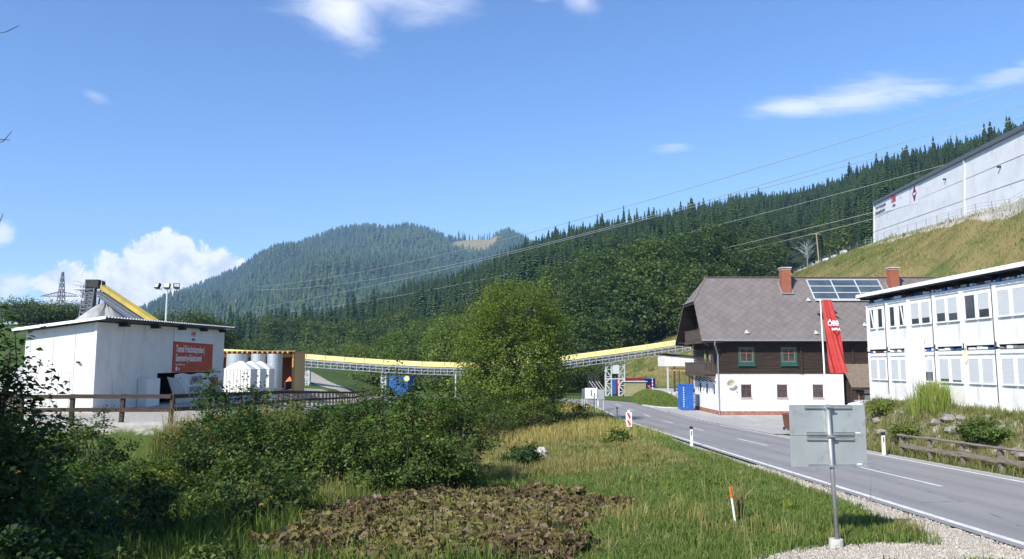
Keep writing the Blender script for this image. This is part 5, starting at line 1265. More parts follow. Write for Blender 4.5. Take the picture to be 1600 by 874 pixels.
# ------------------------------------------------------------------ white hall wall on the hillside
hw = thing('hillside_hall', 'huge white fabric clad hall wall on top of the grassy slope', 'hall', (float(XT(200)), 200, float(zT(200))))
oo = Vector(hw.location)
def wallpt(px_, py_top):  # along the crest line
    pass
A0 = Vector((float(XT(200)) + 1, 200, float(zT(200)))); wt0 = P(1366, 319, 200); wb0 = P(1366, 383, 200)
wt1 = P(1604, 199, 108); wb1 = P(1604, 318, 108)
ext = lambda a, b_, k: b_ + (b_ - a) * k
wt2, wb2 = ext(wt0, wt1, .35), ext(wb0, wb1, .35)
g = MB(); dv = Vector((12, 0, 0))
g.prism([wb0 - oo - Vector((0, 0, 2)), wb2 - oo - Vector((0, 0, 2)), wt2 - oo, wt0 - oo], dv); g.build('wall', M_greywall, hw)
g = MB(); g.bar(wt0 - oo + Vector((-.1, 0, .15)), wt2 - oo + Vector((-.1, 0, .15)), .7, .7); g.build('roof_edge', M_pylon, hw)
nrm = (wt1 - wt0).cross(Vector((0, 0, 1))).normalized(); nrm = nrm if nrm.x < 0 else -nrm
def wp(s_, t_, off_=0.0): return wb0.lerp(wb1, s_).lerp(wt0.lerp(wt1, s_), t_) - oo + nrm * off_
for s_ in (0.003, .5875 * 0 + .73, 1.15):
    g = MB(); g.bar(wp(s_, -.1, .12), wp(s_, .99, .12), .35, .3); g.build('column', M_lightsteel, hw)
g = MB()
for t_ in (.33, .66): g.bar(wp(0, t_, .03), wp(1.3, t_, .03), .05, .06)
g.build('seam', M_shutter, hw)
g = MB(); q = [wp(.01, .72, .06), wp(.36, .62, .06), wp(.36, .97, .06), wp(.01, .97, .06)]; g.add(q, [(0, 1, 2, 3)]); g.build('banner', M_frame, hw)
dirv = (wp(1, .5) - wp(0, .5)).normalized(); upv = Vector((0, 0, 1)); nn = dirv.cross(upv).normalized()
rotm = Matrix((dirv, upv - dirv * dirv.dot(upv), nn)).transposed()
rotm = Matrix([list(dirv), list((upv - dirv * dirv.dot(upv)).normalized()), list(dirv.cross((upv - dirv * dirv.dot(upv)).normalized()))]).transposed()
def walltext(s, size, m, s_, t_, sx=1.0, nm='lettering', bold=0.0):
    o_ = text(s, size, m, nm, hw, ext=.01, sx=sx, bold=bold); p_ = wp(s_, t_, .12); o_.rotation_euler = rotm.to_euler(); o_.location = p_; return o_
walltext('Tunnel Fröschnitzgraben', 1.15, M_textd, .02, .84, .95, bold=.02); walltext('Semmering-Basistunnel', 1.15, M_textd, .02, .72, .95, bold=.02)
walltext('ÖBB', 2.0, mat('logo_red', (.62, .03, .04)), .19, .83, 1.1, 'logo', .05); walltext('INFRA', .9, M_textd, .205, .72, 1.1, bold=.02)
walltext('E I S', 1.3, M_shutter, .27, .82)
# maroon emblem: arrowhead up, oval band, arrowhead down
g = MB(); c = .395
def em(a, b_): return wp(.40 + a * .013, .80 + b_ * .115, .13)
g.add([em(-.9, .35), em(.9, .35), em(.5, .9), em(0, 1.5), em(-.5, .9)], [(0, 1, 2, 3, 4)]); g.add([em(-.9, -.35), em(-.5, -.9), em(0, -1.4), em(.5, -.9), em(.9, -.35)], [(0, 1, 2, 3, 4)])
for k in range(14):
    a0, a1 = 2 * math.pi * k / 14, 2 * math.pi * (k + 1) / 14
    g.add([em(1.35 * math.cos(a0), .42 * math.sin(a0)), em(1.35 * math.cos(a1), .42 * math.sin(a1)), em(1.1 * math.cos(a1), .27 * math.sin(a1)), em(1.1 * math.cos(a0), .27 * math.sin(a0))], [(0, 1, 2, 3)])
g.build('emblem', mat('maroon', (.28, .01, .04), (.26, .01, .04), .5), hw)
g = MB(); g.add([wp(.375, .60, .05), wp(.43, .58, .05), wp(.43, .96, .05), wp(.375, .97, .05)], [(0, 1, 2, 3)]); g.build('emblem_ground', M_frame, hw)
for s_, t_ in ((.62, .80), (.9, .62)): g = MB(); p_ = wp(s_, t_, .0); g.bar(p_, p_ + nrm * .5, .3, .3); g.build('wall_lamp', M_black, hw)
# crest fence along the slope top
cf = thing('crest_fence', 'thin wire fence with steel posts along the top of the grassy slope', 'fence', (float(XT(200)) - 1.5, 200, float(zT(200))))
oo = Vector(cf.location); prev = None; wires = MB()
Yq = 96.0
while Yq < 420:
    x = float(XT(Yq)) - 1.2; z = H(x, Yq); p_ = Vector((x, Yq, z)) - oo
    g = MB(); g.bar(p_ - Vector((0, 0, .3)), p_ + Vector((0, 0, 2.0)), .09, .09); g.build('post', M_steel, cf)
    if prev is not None:
        for hz in (.4, 1.0, 1.5, 1.95): wires.tube(prev + Vector((0, 0, hz)), p_ + Vector((0, 0, hz)), .022, n=4, cap=False)
    prev = p_; Yq += 6.5 if Yq < 200 else 10
wires.build('wire', M_steel, cf)
for k in range(9):
    Yk = 240 + k * 16; x = float(XT(Yk)) + 1.0; g = MB(); g.box(-.6, .6, -1.5, 1.5, 0, rnd.uniform(.8, 1.6)); o_ = g.build('site_material_stack', rnd.choice([M_frame, M_lightsteel, M_concrete]), bevel=.1); o_.location = (x, Yk, H(x, Yk) - .1)
    tag(o_, 'pale stack of building material behind the wire fence on the slope crest', 'material stack', 'material stacks on the slope crest')
# wooden pole on the crest
q = P(1280, 412, 285); g = MB(); hq = H(q.x, 285); g.tube((0, 0, -.5), (-.6, 0, P(0, 365, 285).z - hq), .22, .16, 8); g.bar((-3.0, 0, P(0, 366, 285).z - hq), (1.2, 0, P(0, 366, 285).z - hq), .2, .2)
o_ = g.build('wooden_pole', mat('pale_pole_wood', (.42, .33, .2), (.35, .27, .16), .8)); o_.location = (q.x, 285, hq); tag(o_, 'pale wooden utility pole with short crossbar behind the farmhouse roof', 'utility pole')

# ------------------------------------------------------------------ power lines
def wire(a, b_, mid, label):
    A_, B2_ = P(*a), P(*b_); best = 0
    # sag so that the line passes the middle point
    lo_, hi_ = 0.0, 60.0
    def py_at(sag, pxm):
        bt, bp = 0, None
        for k in range(201):
            t_ = k / 200; p_ = A_.lerp(B2_, t_); p_.z -= 4 * sag * t_ * (1 - t_)
            x = p_.x / p_.y; d_ = abs(x - pix(pxm, mid[1])[0])
            if bp is None or d_ < bt: bt, bp = d_, p_.z / p_.y - CAMZ / p_.y
        return bp
    target = pix(*mid)[1]
    for _ in range(24):
        m_ = (lo_ + hi_) / 2
        if py_at(m_, mid[0]) > target: lo_ = m_
        else: hi_ = m_
    g = MB(); N_ = 60; pr = None
    for k in range(N_ + 1):
        t_ = k / N_; p_ = A_.lerp(B2_, t_); p_.z -= 4 * lo_ * t_ * (1 - t_)
        if pr is not None: g.tube(pr - A_, p_ - A_, .08, n=4, cap=False)
        pr = p_
    o_ = g.build('power_cable', M_cable); o_.location = A_; tag(o_, label, 'cable', 'overhead power cables across the valley')
wire((404, 448, 520), (1640, 121, 150), (970, 325), 'topmost overhead cable crossing the sky above the hall')
wire((404, 453, 520), (1640, 152, 150), (1100, 316), 'second overhead cable from the top, faint against the sky')
wire((400, 481, 520), (1640, 172, 150), (1000, 345), 'third overhead cable from the top, grazing the forest edge on the right')
wire((395, 494, 520), (1640, 212, 215), (1100, 357), 'overhead cable that meets the hall roof near its middle')
wire((366, 532, 520), (1500, 298, 215), (1010, 417), 'overhead cable that ends at the upper left edge of the hall')
wire((350, 534, 520), (1500, 308, 218), (1055, 417), 'lowest overhead cable, ending low at the left edge of the hall')

# ------------------------------------------------------------------ vegetation builders
def leaves(C, N, S, rg, asp=0.62, fold=0.18):
    """one kite-shaped folded leaf (2 triangles as a quad) per centre; N = facing, S = size"""
    n = len(C); N = N / (np.linalg.norm(N, axis=1, keepdims=True) + 1e-9)
    T = rg.normal(size=(n, 3)); T -= (T * N).sum(1, keepdims=True) * N; T /= np.linalg.norm(T, axis=1, keepdims=True) + 1e-9
    B = np.cross(N, T); S = S[:, None]
    V = np.stack([C - T * S * .5, C + B * S * asp * .5 + N * S * fold, C + T * S * .5, C - B * S * asp * .5 + N * S * fold], 1).reshape(-1, 3)
    return V, np.arange(4 * n).reshape(n, 4)


def crown_mesh(name, seed, clusters, per, spread, size, material, parent=None, asp=.62, up=.5, flat=1.0, tbase=None):
    """clusters: (m,3) centres; leaves scattered round each"""
    rg = np.random.default_rng(seed); m_ = len(clusters)
    sp_ = spread * rg.uniform(.6, 1.3, m_)
    C = np.repeat(clusters, per, 0) + rg.normal(size=(m_ * per, 3)) * np.repeat(sp_, per)[:, None] * np.array([1, 1, .75 * flat])
    N = rg.normal(size=(m_ * per, 3)); N[:, 2] = np.abs(N[:, 2]) + up
    out = C - clusters.mean(0); out /= np.linalg.norm(out, axis=1, keepdims=True) + 1e-6; N = N + out * .8
    S = size * rg.uniform(.4, 1.5, m_ * per)
    V, Q_ = leaves(C, N, S, rg, asp)
    tb = rg.uniform(0, .75, m_) if tbase is None else tbase
    tint = np.clip(np.repeat(tb, per) + rg.normal(size=m_ * per) * .16, 0, .92); tint = np.where(rg.uniform(size=m_ * per) < .006, .99, tint)
    return quick(V, Q_, name, material, parent, np.repeat(tint, 4))


def branches(name, base_pts, tips, seed, material, parent, r0, r1=.012, via=None, n=5):
    rg = random.Random(seed); g = MB()
    for b_, t_ in zip(base_pts, tips):
        b_, t_ = Vector(b_), Vector(t_); prev = b_; L_ = (t_ - b_).length; rr_ = r0
        k = 4
        for j in range(1, k + 1):
            q = b_.lerp(t_, j / k); q.z += math.sin(math.pi * j / k) * L_ * .06
            if j < k: q += Vector((rg.uniform(-1, 1), rg.uniform(-1, 1), rg.uniform(-.5, .5))) * L_ * .04
            ra = r0 + (r1 - r0) * (j - 1) / k; rb = r0 + (r1 - r0) * j / k
            g.tube(prev, q, ra, rb, n, cap=False); prev = q
    return g.build(name, material, parent)


def shrub(label, X, Y, ztop, wid, seed, material, leaf=.085, dens=1.0, name='shrub', cat='shrub', group=None, per=26, base=None, deep=1.0, gaps=.35, up=.5):
    z0 = H(X, Y) if base is None else base; hgt = ztop - z0
    o_ = thing(name, label, cat, (X, Y, z0), 0, group); rg = np.random.default_rng(seed)
    m_ = int(150 * dens * max(1, wid * hgt / 6)); pts = []
    while len(pts) < m_:
        p_ = rg.uniform(-1, 1, 3); z = (p_[2] + 1) / 2; rad_ = (.62 + .38 * math.sin(min(1, z * 1.6 + .25) * math.pi * .62)) * (1 - .55 * max(0, z - .55) / .45)
        q_ = math.hypot(p_[0], p_[1]) / max(rad_, .1)
        if q_ > 1 or (q_ < .45 and z < .75 and rg.uniform() < .7): continue
        nz = float(fbm(p_[0] * 2.3 + seed, p_[1] * 2.3 + p_[2] * 2.7 + seed * .7, seed, 3))
        if nz < -gaps * .55: continue
        lump = 1 + .45 * nz
        pts.append((p_[0] * wid / 2 * lump, p_[1] * wid / 2 * deep * lump, .04 * hgt + z * hgt * (.86 + .3 * nz)))
    pts = np.array(pts)
    # leafy shoots that stick out at the top and sides
    k_ = max(6, int(m_ * .10)); idx_ = rg.choice(len(pts), k_, replace=False); extra = []
    for i in idx_:
        d_ = pts[i] - np.array([0, 0, hgt * .35]); d_ /= np.linalg.norm(d_) + 1e-6; d_[2] = abs(d_[2]) * .8 + .35; L_ = rg.uniform(.25, .7) * min(1, hgt / 2.5)
        for s_ in np.linspace(.15, 1, 4): extra.append(pts[i] + d_ * L_ * s_)
    crown = np.concatenate([pts, np.array(extra)]); 
    tb = np.clip(.32 + .7 * np.array([float(fbm(a[0] * 1.1 + seed, a[2] * 1.1 + a[1], seed + 3, 2)) for a in crown]) + rg.normal(size=len(crown)) * .08, 0, .85)
    a_ = crown_mesh('foliage', seed, crown, per, .15, leaf, material, o_, up=up, tbase=tb)
    ti = rg.choice(len(pts), min(len(pts), 46), replace=False)
    branches('stems', [(rg.normal() * wid * .06, rg.normal() * wid * .06, -.1) for _ in ti], [tuple(pts[i]) for i in ti], seed, M_bark, o_, .035, .008)
    return o_


def big_tree(label, X, Y, ztop, wid, seed, material, leaf, trunks=3, lowz=.12, dens=1.0, per=34, name='tree', cat='tree', group=None, profile=None, spread=.34, base=None, thick=.16, gaps=.4):
    z0 = H(X, Y) if base is None else base; hgt = ztop - z0; o_ = thing(name, label, cat, (X, Y, z0), 0, group); rg = np.random.default_rng(seed)
    prof_ = profile or ([0, .12, .3, .55, .8, .93, 1.0], [.35, .62, .92, 1.0, .72, .42, .08]); m_ = int(420 * dens); pts = []
    while len(pts) < m_:
        p_ = rg.uniform(-1, 1, 3); z = (p_[2] + 1) / 2; rad_ = np.interp(z, *prof_); q_ = math.hypot(p_[0], p_[1]) / rad_
        if q_ > 1 or (q_ < .5 and rg.uniform() < .6): continue
        nz = float(fbm(p_[0] * 2.6 + seed, p_[1] * 2.6 + z * 5 + seed, seed, 3))
        if nz < -gaps * .5: continue
        pts.append((p_[0] * wid / 2 * (1 + .35 * nz), p_[1] * wid / 2 * (1 + .35 * nz), hgt * (lowz + (1 - lowz) * z * (.93 + .12 * nz))))
    pts = np.array(pts)
    tb = np.clip(.36 + .75 * np.array([float(fbm(a[0] * .5 + seed, a[2] * .5 + a[1] * .5, seed + 3, 3)) for a in pts]) + rg.normal(size=len(pts)) * .08, 0, .88)
    crown_mesh('crown', seed, pts, per, spread, leaf, material, o_, tbase=tb)
    g = MB(); tr = []
    for k in range(trunks):
        a = 2 * math.pi * k / trunks + .5; b0_ = Vector((.25 * math.cos(a) * (trunks > 1), .25 * math.sin(a) * (trunks > 1), -.2)); lean = Vector((math.cos(a), math.sin(a), 0)) * wid * .13 * (trunks > 1); pr = b0_; line = [b0_]
        for j in range(1, 8):
            t_ = j / 7; q = b0_ + lean * t_ ** 1.2 + Vector((rg.normal() * .08, rg.normal() * .08, hgt * .93 * t_)); g.tube(pr, q, thick * (1 - .85 * (j - 1) / 7), thick * (1 - .85 * t_), 8, cap=False); pr = q; line.append(q)
        tr.append(line)
    g.build('trunk', M_bark, o_)
    bb, tt_ = [], []
    for i in rg.choice(len(pts), min(len(pts), 150), replace=False):
        ln = tr[rg.integers(trunks)]; zt_ = pts[i][2] * .72; j = min(6, int(zt_ / (hgt * .93) * 7)); f_ = min(1, max(0, zt_ / (hgt * .93) * 7 - j)); bb.append(tuple(ln[j].lerp(ln[j + 1], f_))); tt_.append(tuple(pts[i]))
    branches('limbs', bb, tt_, seed, M_bark, o_, thick * .35, .01)
    return o_


def spruce_mesh(seed, tiers, per, hgt=1.0, base=.04, rad=.17, droop=.28):
    rg = np.random.default_rng(seed); V = []; Q_ = []; T = []
    for i in range(tiers):
        z = base + (1 - base) * (i / tiers) ** .95; r_ = rad * (1 - z) ** .85 * rg.uniform(.8, 1.12) + .012; n_ = max(4, int(per * (1 - .5 * z))); a0 = rg.uniform(0, 6.28)
        for k in range(n_):
            if rg.uniform() < .07: continue
            a = a0 + 2 * math.pi * k / n_ + rg.normal() * .15; rr_ = r_ * rg.uniform(.7, 1.2); wd = rr_ * rg.uniform(.24, .36) + .006; zz = z + rg.normal() * .004
            c, s_ = math.cos(a), math.sin(a); b_ = len(V); mz = zz + .012
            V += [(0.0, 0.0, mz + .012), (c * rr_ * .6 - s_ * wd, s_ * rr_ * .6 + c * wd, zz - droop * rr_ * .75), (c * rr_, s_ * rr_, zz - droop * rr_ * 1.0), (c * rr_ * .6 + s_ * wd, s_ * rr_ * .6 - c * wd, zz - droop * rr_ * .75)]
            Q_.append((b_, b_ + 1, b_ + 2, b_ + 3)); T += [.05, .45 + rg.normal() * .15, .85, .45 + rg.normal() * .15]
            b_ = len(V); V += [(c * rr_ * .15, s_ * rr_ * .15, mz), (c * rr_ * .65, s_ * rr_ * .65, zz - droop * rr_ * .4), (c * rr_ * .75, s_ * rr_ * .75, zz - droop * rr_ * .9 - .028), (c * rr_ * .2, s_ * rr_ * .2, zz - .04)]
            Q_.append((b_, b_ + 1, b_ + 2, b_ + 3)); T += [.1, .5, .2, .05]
    b_ = len(V); V += [(-.012, 0, .9), (.012, 0, .9), (.001, 0, 1.02), (-.001, 0, 1.02), (0, -.012, .9), (0, .012, .9), (0, .001, 1.02), (0, -.001, 1.02)]; Q_ += [(b_, b_ + 1, b_ + 2, b_ + 3), (b_ + 4, b_ + 5, b_ + 6, b_ + 7)]; T += [.3] * 8
    w_ = .012
    b_ = len(V); V += [(-w_, -w_, -.03), (w_, -w_, -.03), (w_, w_, -.03), (-w_, w_, -.03), (-w_ * .3, -w_ * .3, .8), (w_ * .3, -w_ * .3, .8), (w_ * .3, w_ * .3, .8), (-w_ * .3, w_ * .3, .8)]
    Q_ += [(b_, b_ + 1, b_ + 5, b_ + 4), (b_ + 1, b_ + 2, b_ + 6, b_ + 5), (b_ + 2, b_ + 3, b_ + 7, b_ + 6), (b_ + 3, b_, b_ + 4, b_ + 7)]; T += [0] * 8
    return np.array(V), np.array(Q_), np.clip(np.array(T), 0, 1)


# ------------------------------------------------------------------ forest on the valley side
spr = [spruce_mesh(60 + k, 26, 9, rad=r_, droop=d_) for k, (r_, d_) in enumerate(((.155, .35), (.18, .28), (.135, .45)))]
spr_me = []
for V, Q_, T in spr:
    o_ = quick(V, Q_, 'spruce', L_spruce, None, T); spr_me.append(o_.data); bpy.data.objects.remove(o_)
rg = np.random.default_rng(99)
cand = []
xs_ = np.arange(-420, 820, 5.6); ys_ = np.arange(150, 960, 5.6)
XX, YY = np.meshgrid(xs_, ys_); XX = (XX + rg.uniform(-2.7, 2.7, XX.shape)).ravel(); YY = (YY + rg.uniform(-2.7, 2.7, YY.shape)).ravel()
hf_, tf = forest(XX, YY); hz = height(XX, YY, False); pxx = upx(XX, YY)
ok = (tf > .012) & (tf < 1.03) & (hz <= hf_ + 9.0) & (pxx > 300) & (pxx < 1700)
ok &= ~((pxx > 1225) & (XX < XT(YY) + 16))                      # keep the crest and the hall clear
ok &= ~((pxx > 1366) & (tf < .45) & (YY < 330))
XX, YY, hz, tf, pxx = XX[ok], YY[ok], hz[ok], tf[ok], pxx[ok]
# mixed broadleaf belt low on the slope
mixn = fbm(XX / 55, YY / 55, 31, 3)
dec = ((tf < .10 + .22 * mixn) & (pxx > 420) & (pxx < 1330)) | ((mixn > .40) & (tf < .55)) | (rg.uniform(size=len(XX)) < .07 * (tf < .6))
rowd = np.hypot(XX, YY); order = np.argsort(rowd)
XX, YY, hz, tf, pxx, dec = XX[order], YY[order], hz[order], tf[order], pxx[order], dec[order]
hs = np.clip(rg.normal(19.0, 3.2, len(XX)), 10, 28) * (1 + .35 * fbm(XX / 45, YY / 45, 77, 3)) * (1 - .28 * ss(.80, 1.0, tf))
gapn = fbm(XX / 30, YY / 30, 78, 3); thin = (gapn < -.42) & (rg.uniform(size=len(XX)) < .8)
si = np.where(~dec & ~thin)[0]; di = np.where(dec)[0]
di = di[rg.uniform(size=len(di)) < .62]
n_ind = 290
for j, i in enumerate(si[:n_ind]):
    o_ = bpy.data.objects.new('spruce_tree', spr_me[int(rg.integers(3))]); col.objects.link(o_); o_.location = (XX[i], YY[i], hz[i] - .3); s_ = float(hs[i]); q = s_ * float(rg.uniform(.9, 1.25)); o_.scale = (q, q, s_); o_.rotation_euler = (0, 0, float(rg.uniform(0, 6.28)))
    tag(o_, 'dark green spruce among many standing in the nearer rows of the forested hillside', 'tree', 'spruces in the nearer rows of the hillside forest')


def instancer(name, X, Y, Z, sc, scw, pick, protos, label, cat, lean=None):
    n = len(X); me = bpy.data.meshes.new(name); me.vertices.add(n); me.vertices.foreach_set('co', np.stack([X, Y, Z], -1).astype(np.float32).ravel())
    a = me.attributes.new('rot', 'FLOAT_VECTOR', 'POINT'); a.data.foreach_set('vector', np.stack([0 * X, 0 * X, rg.uniform(0, 6.28, n)], -1).astype(np.float32).ravel())
    a = me.attributes.new('scl', 'FLOAT_VECTOR', 'POINT'); a.data.foreach_set('vector', np.stack([scw, scw, sc], -1).astype(np.float32).ravel())
    a = me.attributes.new('pick', 'INT', 'POINT'); a.data.foreach_set('value', pick.astype(np.int32))
    o_ = bpy.data.objects.new(name, me); col.objects.link(o_); tag(o_, label, cat, None, 'stuff')
    gt = bpy.data.node_groups.new(name + '_points', 'GeometryNodeTree'); gt.interface.new_socket('Geometry', in_out='INPUT', socket_type='NodeSocketGeometry'); gt.interface.new_socket('Geometry', in_out='OUTPUT', socket_type='NodeSocketGeometry')
    gi_ = gt.nodes.new('NodeGroupInput'); go_ = gt.nodes.new('NodeGroupOutput'); jn = gt.nodes.new('GeometryNodeJoinGeometry')
    def att(nm, ty): q = gt.nodes.new('GeometryNodeInputNamedAttribute'); q.data_type = ty; q.inputs[0].default_value = nm; return q.outputs[0]
    ro_, sc2, pk = att('rot', 'FLOAT_VECTOR'), att('scl', 'FLOAT_VECTOR'), att('pick', 'INT')
    for k, pr_ in enumerate(protos):
        oi = gt.nodes.new('GeometryNodeObjectInfo'); oi.inputs['Object'].default_value = pr_; oi.transform_space = 'ORIGINAL'
        cp = gt.nodes.new('FunctionNodeCompare'); cp.data_type = 'INT'; cp.operation = 'EQUAL'; gt.links.new(pk, cp.inputs[2]); cp.inputs[3].default_value = k
        ip = gt.nodes.new('GeometryNodeInstanceOnPoints'); gt.links.new(gi_.outputs[0], ip.inputs['Points']); gt.links.new(cp.outputs[0], ip.inputs['Selection']); gt.links.new(oi.outputs['Geometry'], ip.inputs['Instance'])
        gt.links.new(ro_, ip.inputs['Rotation']); gt.links.new(sc2, ip.inputs['Scale']); gt.links.new(ip.outputs[0], jn.inputs[0])
    gt.links.new(jn.outputs[0], go_.inputs[0]); md = o_.modifiers.new('points', 'NODES'); md.node_group = gt
    return o_


protos = []
for k in range(3):
    for o_ in col.objects:
        if o_.name.startswith('spruce_tree') and o_.data == spr_me[k]: protos.append(o_); break
rest = si[n_ind:]
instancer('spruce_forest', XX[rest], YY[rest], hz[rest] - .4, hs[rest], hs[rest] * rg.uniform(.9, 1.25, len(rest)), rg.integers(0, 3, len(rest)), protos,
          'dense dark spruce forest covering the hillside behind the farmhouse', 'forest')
# broadleaf forest trees
dec_me = []
for k in range(3):
    rg2 = np.random.default_rng(200 + k); pts = []
    while len(pts) < 130:
        p_ = rg2.uniform(-1, 1, 3); r_ = np.linalg.norm(p_)
        nz = float(fbm(p_[0] * 2 + k * 5, p_[1] * 2 + p_[2] * 3, 50 + k, 2))
        if r_ > .95 + .5 * nz or r_ < .45: continue
        pts.append((p_[0] * .36, p_[1] * .36, .56 + p_[2] * .44))
    pts = np.array(pts); tb = np.clip(.4 + .8 * np.array([float(fbm(a[0] * 6, a[2] * 6, 9 + k, 2)) for a in pts]), 0, .9)
    o_ = crown_mesh('crown', 300 + k, pts, 22, .05, .042, L_decid, None, tbase=tb); dec_me.append(o_.data); bpy.data.objects.remove(o_)
dec_objs = []
for j, i in enumerate(di[:150]):
    o_ = bpy.data.objects.new('broadleaf_tree', dec_me[j % 3]); col.objects.link(o_); s_ = float(rg.uniform(11, 19)); o_.location = (XX[i], YY[i], hz[i] - .06 * s_); q = s_ * float(rg.uniform(.95, 1.25)); o_.scale = (q, q, s_); o_.rotation_euler = (0, 0, float(rg.uniform(0, 6.28)))
    tag(o_, 'round green broadleaf tree among many along the foot of the forested hillside', 'tree', 'broadleaf trees along the foot of the forest'); dec_objs.append(o_)
rest = di[150:]; s_ = rg.uniform(11, 19, len(rest))
instancer('broadleaf_forest', XX[rest], YY[rest], hz[rest] - 1, s_, s_ * rg.uniform(.95, 1.2, len(rest)), rg.integers(0, 3, len(rest)), dec_objs[:3], 'paler broadleaf trees mixed into the upper spruce forest', 'forest')

# forest of the far mountain: small cones
xs_ = np.arange(-3200, 1500, 19.0); ys_ = np.arange(1180, 3650, 19.0)
MX, MY = np.meshgrid(xs_, ys_); MX = (MX + rg.uniform(-9, 9, MX.shape)).ravel(); MY = (MY + rg.uniform(-9, 9, MY.shape)).ravel()
_, tm = mount(MX, MY); pm_ = upx(MX, MY); ok = (tm > .01) & (tm < 1.03) & (pm_ > 120) & (pm_ < 960)
cl = np.maximum(ss(1.0, 0.8, ellipse(pm_, tm, 742, 0.93, 44, 0.09)), ss(1.0, 0.8, ellipse(pm_, tm, 360, 0.36, 30, 0.10)))
ok &= (rg.uniform(size=len(MX)) > cl * 1.2) & (fbm(MX / 150, MY / 260, 61, 3) > -.52)
MX, MY, pm_, tm = MX[ok], MY[ok], pm_[ok], tm[ok]; MZ = height(MX, MY, False); n = len(MX)
mh = rg.uniform(20, 32, n); mw = mh * rg.uniform(.20, .30, n); mh = np.where(np.abs(pm_ - 740) < 25, np.where((tm > .95), mh * 1.7, mh), mh)
V = []; k5 = 5; angs = np.arange(k5) * 2 * math.pi / k5; a0 = rg.uniform(0, 6.28, n)
def ringv(zf, rf): return [np.stack([MX + mw * rf * np.cos(a0 + a), MY + mw * rf * np.sin(a0 + a), MZ + mh * zf], -1) for a in angs]
layers = ringv(.05, 1.0) + [np.stack([MX, MY, MZ + mh * .62], -1)] + ringv(.42, .62) + [np.stack([MX, MY, MZ + mh], -1)]
V = np.stack(layers, 1).reshape(-1, 3); per_ = 12; b_ = np.arange(n)[:, None] * per_
tri = [(k, (k + 1) % k5, 5) for k in range(k5)] + [(6 + k, 6 + (k + 1) % k5, 11) for k in range(k5)]
Q_ = (b_[:, None, :] + np.array(tri)[None]).reshape(-1, 3)
tt_ = np.clip(.45 + .6 * fbm(MX / 300, MY / 400, 71, 3) + rg.normal(size=n) * .22, 0, .92)
o_ = quick(V, Q_, 'mountain_forest', L_mount, None, np.repeat(tt_, per_), nv=3); tag(o_, 'hazy spruce forest covering the distant mountain', 'forest', None, 'stuff')

# ------------------------------------------------------------------ named trees in the middle distance
big_tree('big lone birch-like tree with dense olive green crown in the middle of the meadow', P(808, 620, 62).x, 62, P(0, 427, 62).z, 9.1, 5, L_lime, .16, trunks=5, lowz=.03, dens=3.4, per=50, spread=.36,
         profile=([0, .08, .25, .5, .75, .9, 1.0], [.72, .85, .95, 1.0, .86, .62, .25]), gaps=.62)
lt = [(655, 492, 165, 13.0, 'light green round tree behind the conveyor, directly above the blue container'), (700, 488, 150, 11.0, 'light green tree behind the conveyor touching the big meadow tree'),
      (612, 520, 175, 9.0, 'smaller olive tree at the left end of the light green group'), (560, 540, 190, 8.5, 'low tree behind the conveyor middle, left of the light green group'),
      (735, 470, 175, 10.0, 'pale tree just left of the big meadow tree, taller than its neighbours')]
for k, (px_, pt_, Yk, wd, lb) in enumerate(lt):
    X = P(px_, 620, Yk).x; big_tree(lb, X, Yk, P(0, pt_, Yk).z, wd, 20 + k, L_bright if k != 3 else L_tree, .38, trunks=1, lowz=.10, dens=1.2, per=26, spread=.75, thick=.28, name='broadleaf_tree', group='light green trees behind the conveyor')
dk = [(880, 545, 140, 9, 'dark shrub-like tree under the conveyor right of the big meadow tree'), (905, 560, 150, 8, 'dark bushy tree left of the black screen panels'), (858, 552, 133, 8, 'dark tree half hidden by the big meadow tree'),
      (936, 566, 155, 8, 'dark tree behind the lattice tower'), (640, 580, 150, 9, 'dark tree behind the blue container beyond the fence'), (690, 582, 148, 9, 'dark tree beneath the conveyor left of the round column'), (745, 580, 140, 9, 'dark tree beneath the conveyor behind the big meadow tree'), (570, 586, 158, 8, 'dark low tree beneath the conveyor left of the trestle')]
for k, (px_, pt_, Yk, wd, lb) in enumerate(dk):
    X = P(px_, 620, Yk).x; big_tree(lb, X, Yk, P(0, pt_, Yk).z, wd, 40 + k, L_bush if k < 4 else L_decid, .33, trunks=1, lowz=.03, dens=.55, per=26, spread=.6, thick=.2, name='dark_tree', group='dark trees beneath the conveyor')
ft = [(22, 468, 190, 15, 'dark rounded tree at the left picture edge'), (52, 475, 200, 14, 'dark tree left of the power pylon'), (78, 470, 195, 13, 'dark tree just left of the pylon foot'), (120, 472, 200, 13, 'dark round tree between pylon and rock heap'),
      (262, 480, 150, 12, 'dark tree behind the floodlight mast'), (292, 484, 155, 11, 'dark tree right of the floodlight mast'), (320, 492, 160, 10, 'dark tree behind the right roof end of the plant building'), (240, 492, 165, 9, 'dark tree behind the yellow stacker conveyor foot')]
for k, (px_, pt_, Yk, wd, lb) in enumerate(ft):
    X = P(px_, 620, Yk).x; big_tree(lb, X, Yk, P(0, pt_, Yk).z, wd * 1.25, 60 + k, L_decid, .42, trunks=1, lowz=.05, dens=.55, per=28, spread=.85, thick=.3, name='dark_tree', group='dark trees on the left skyline')
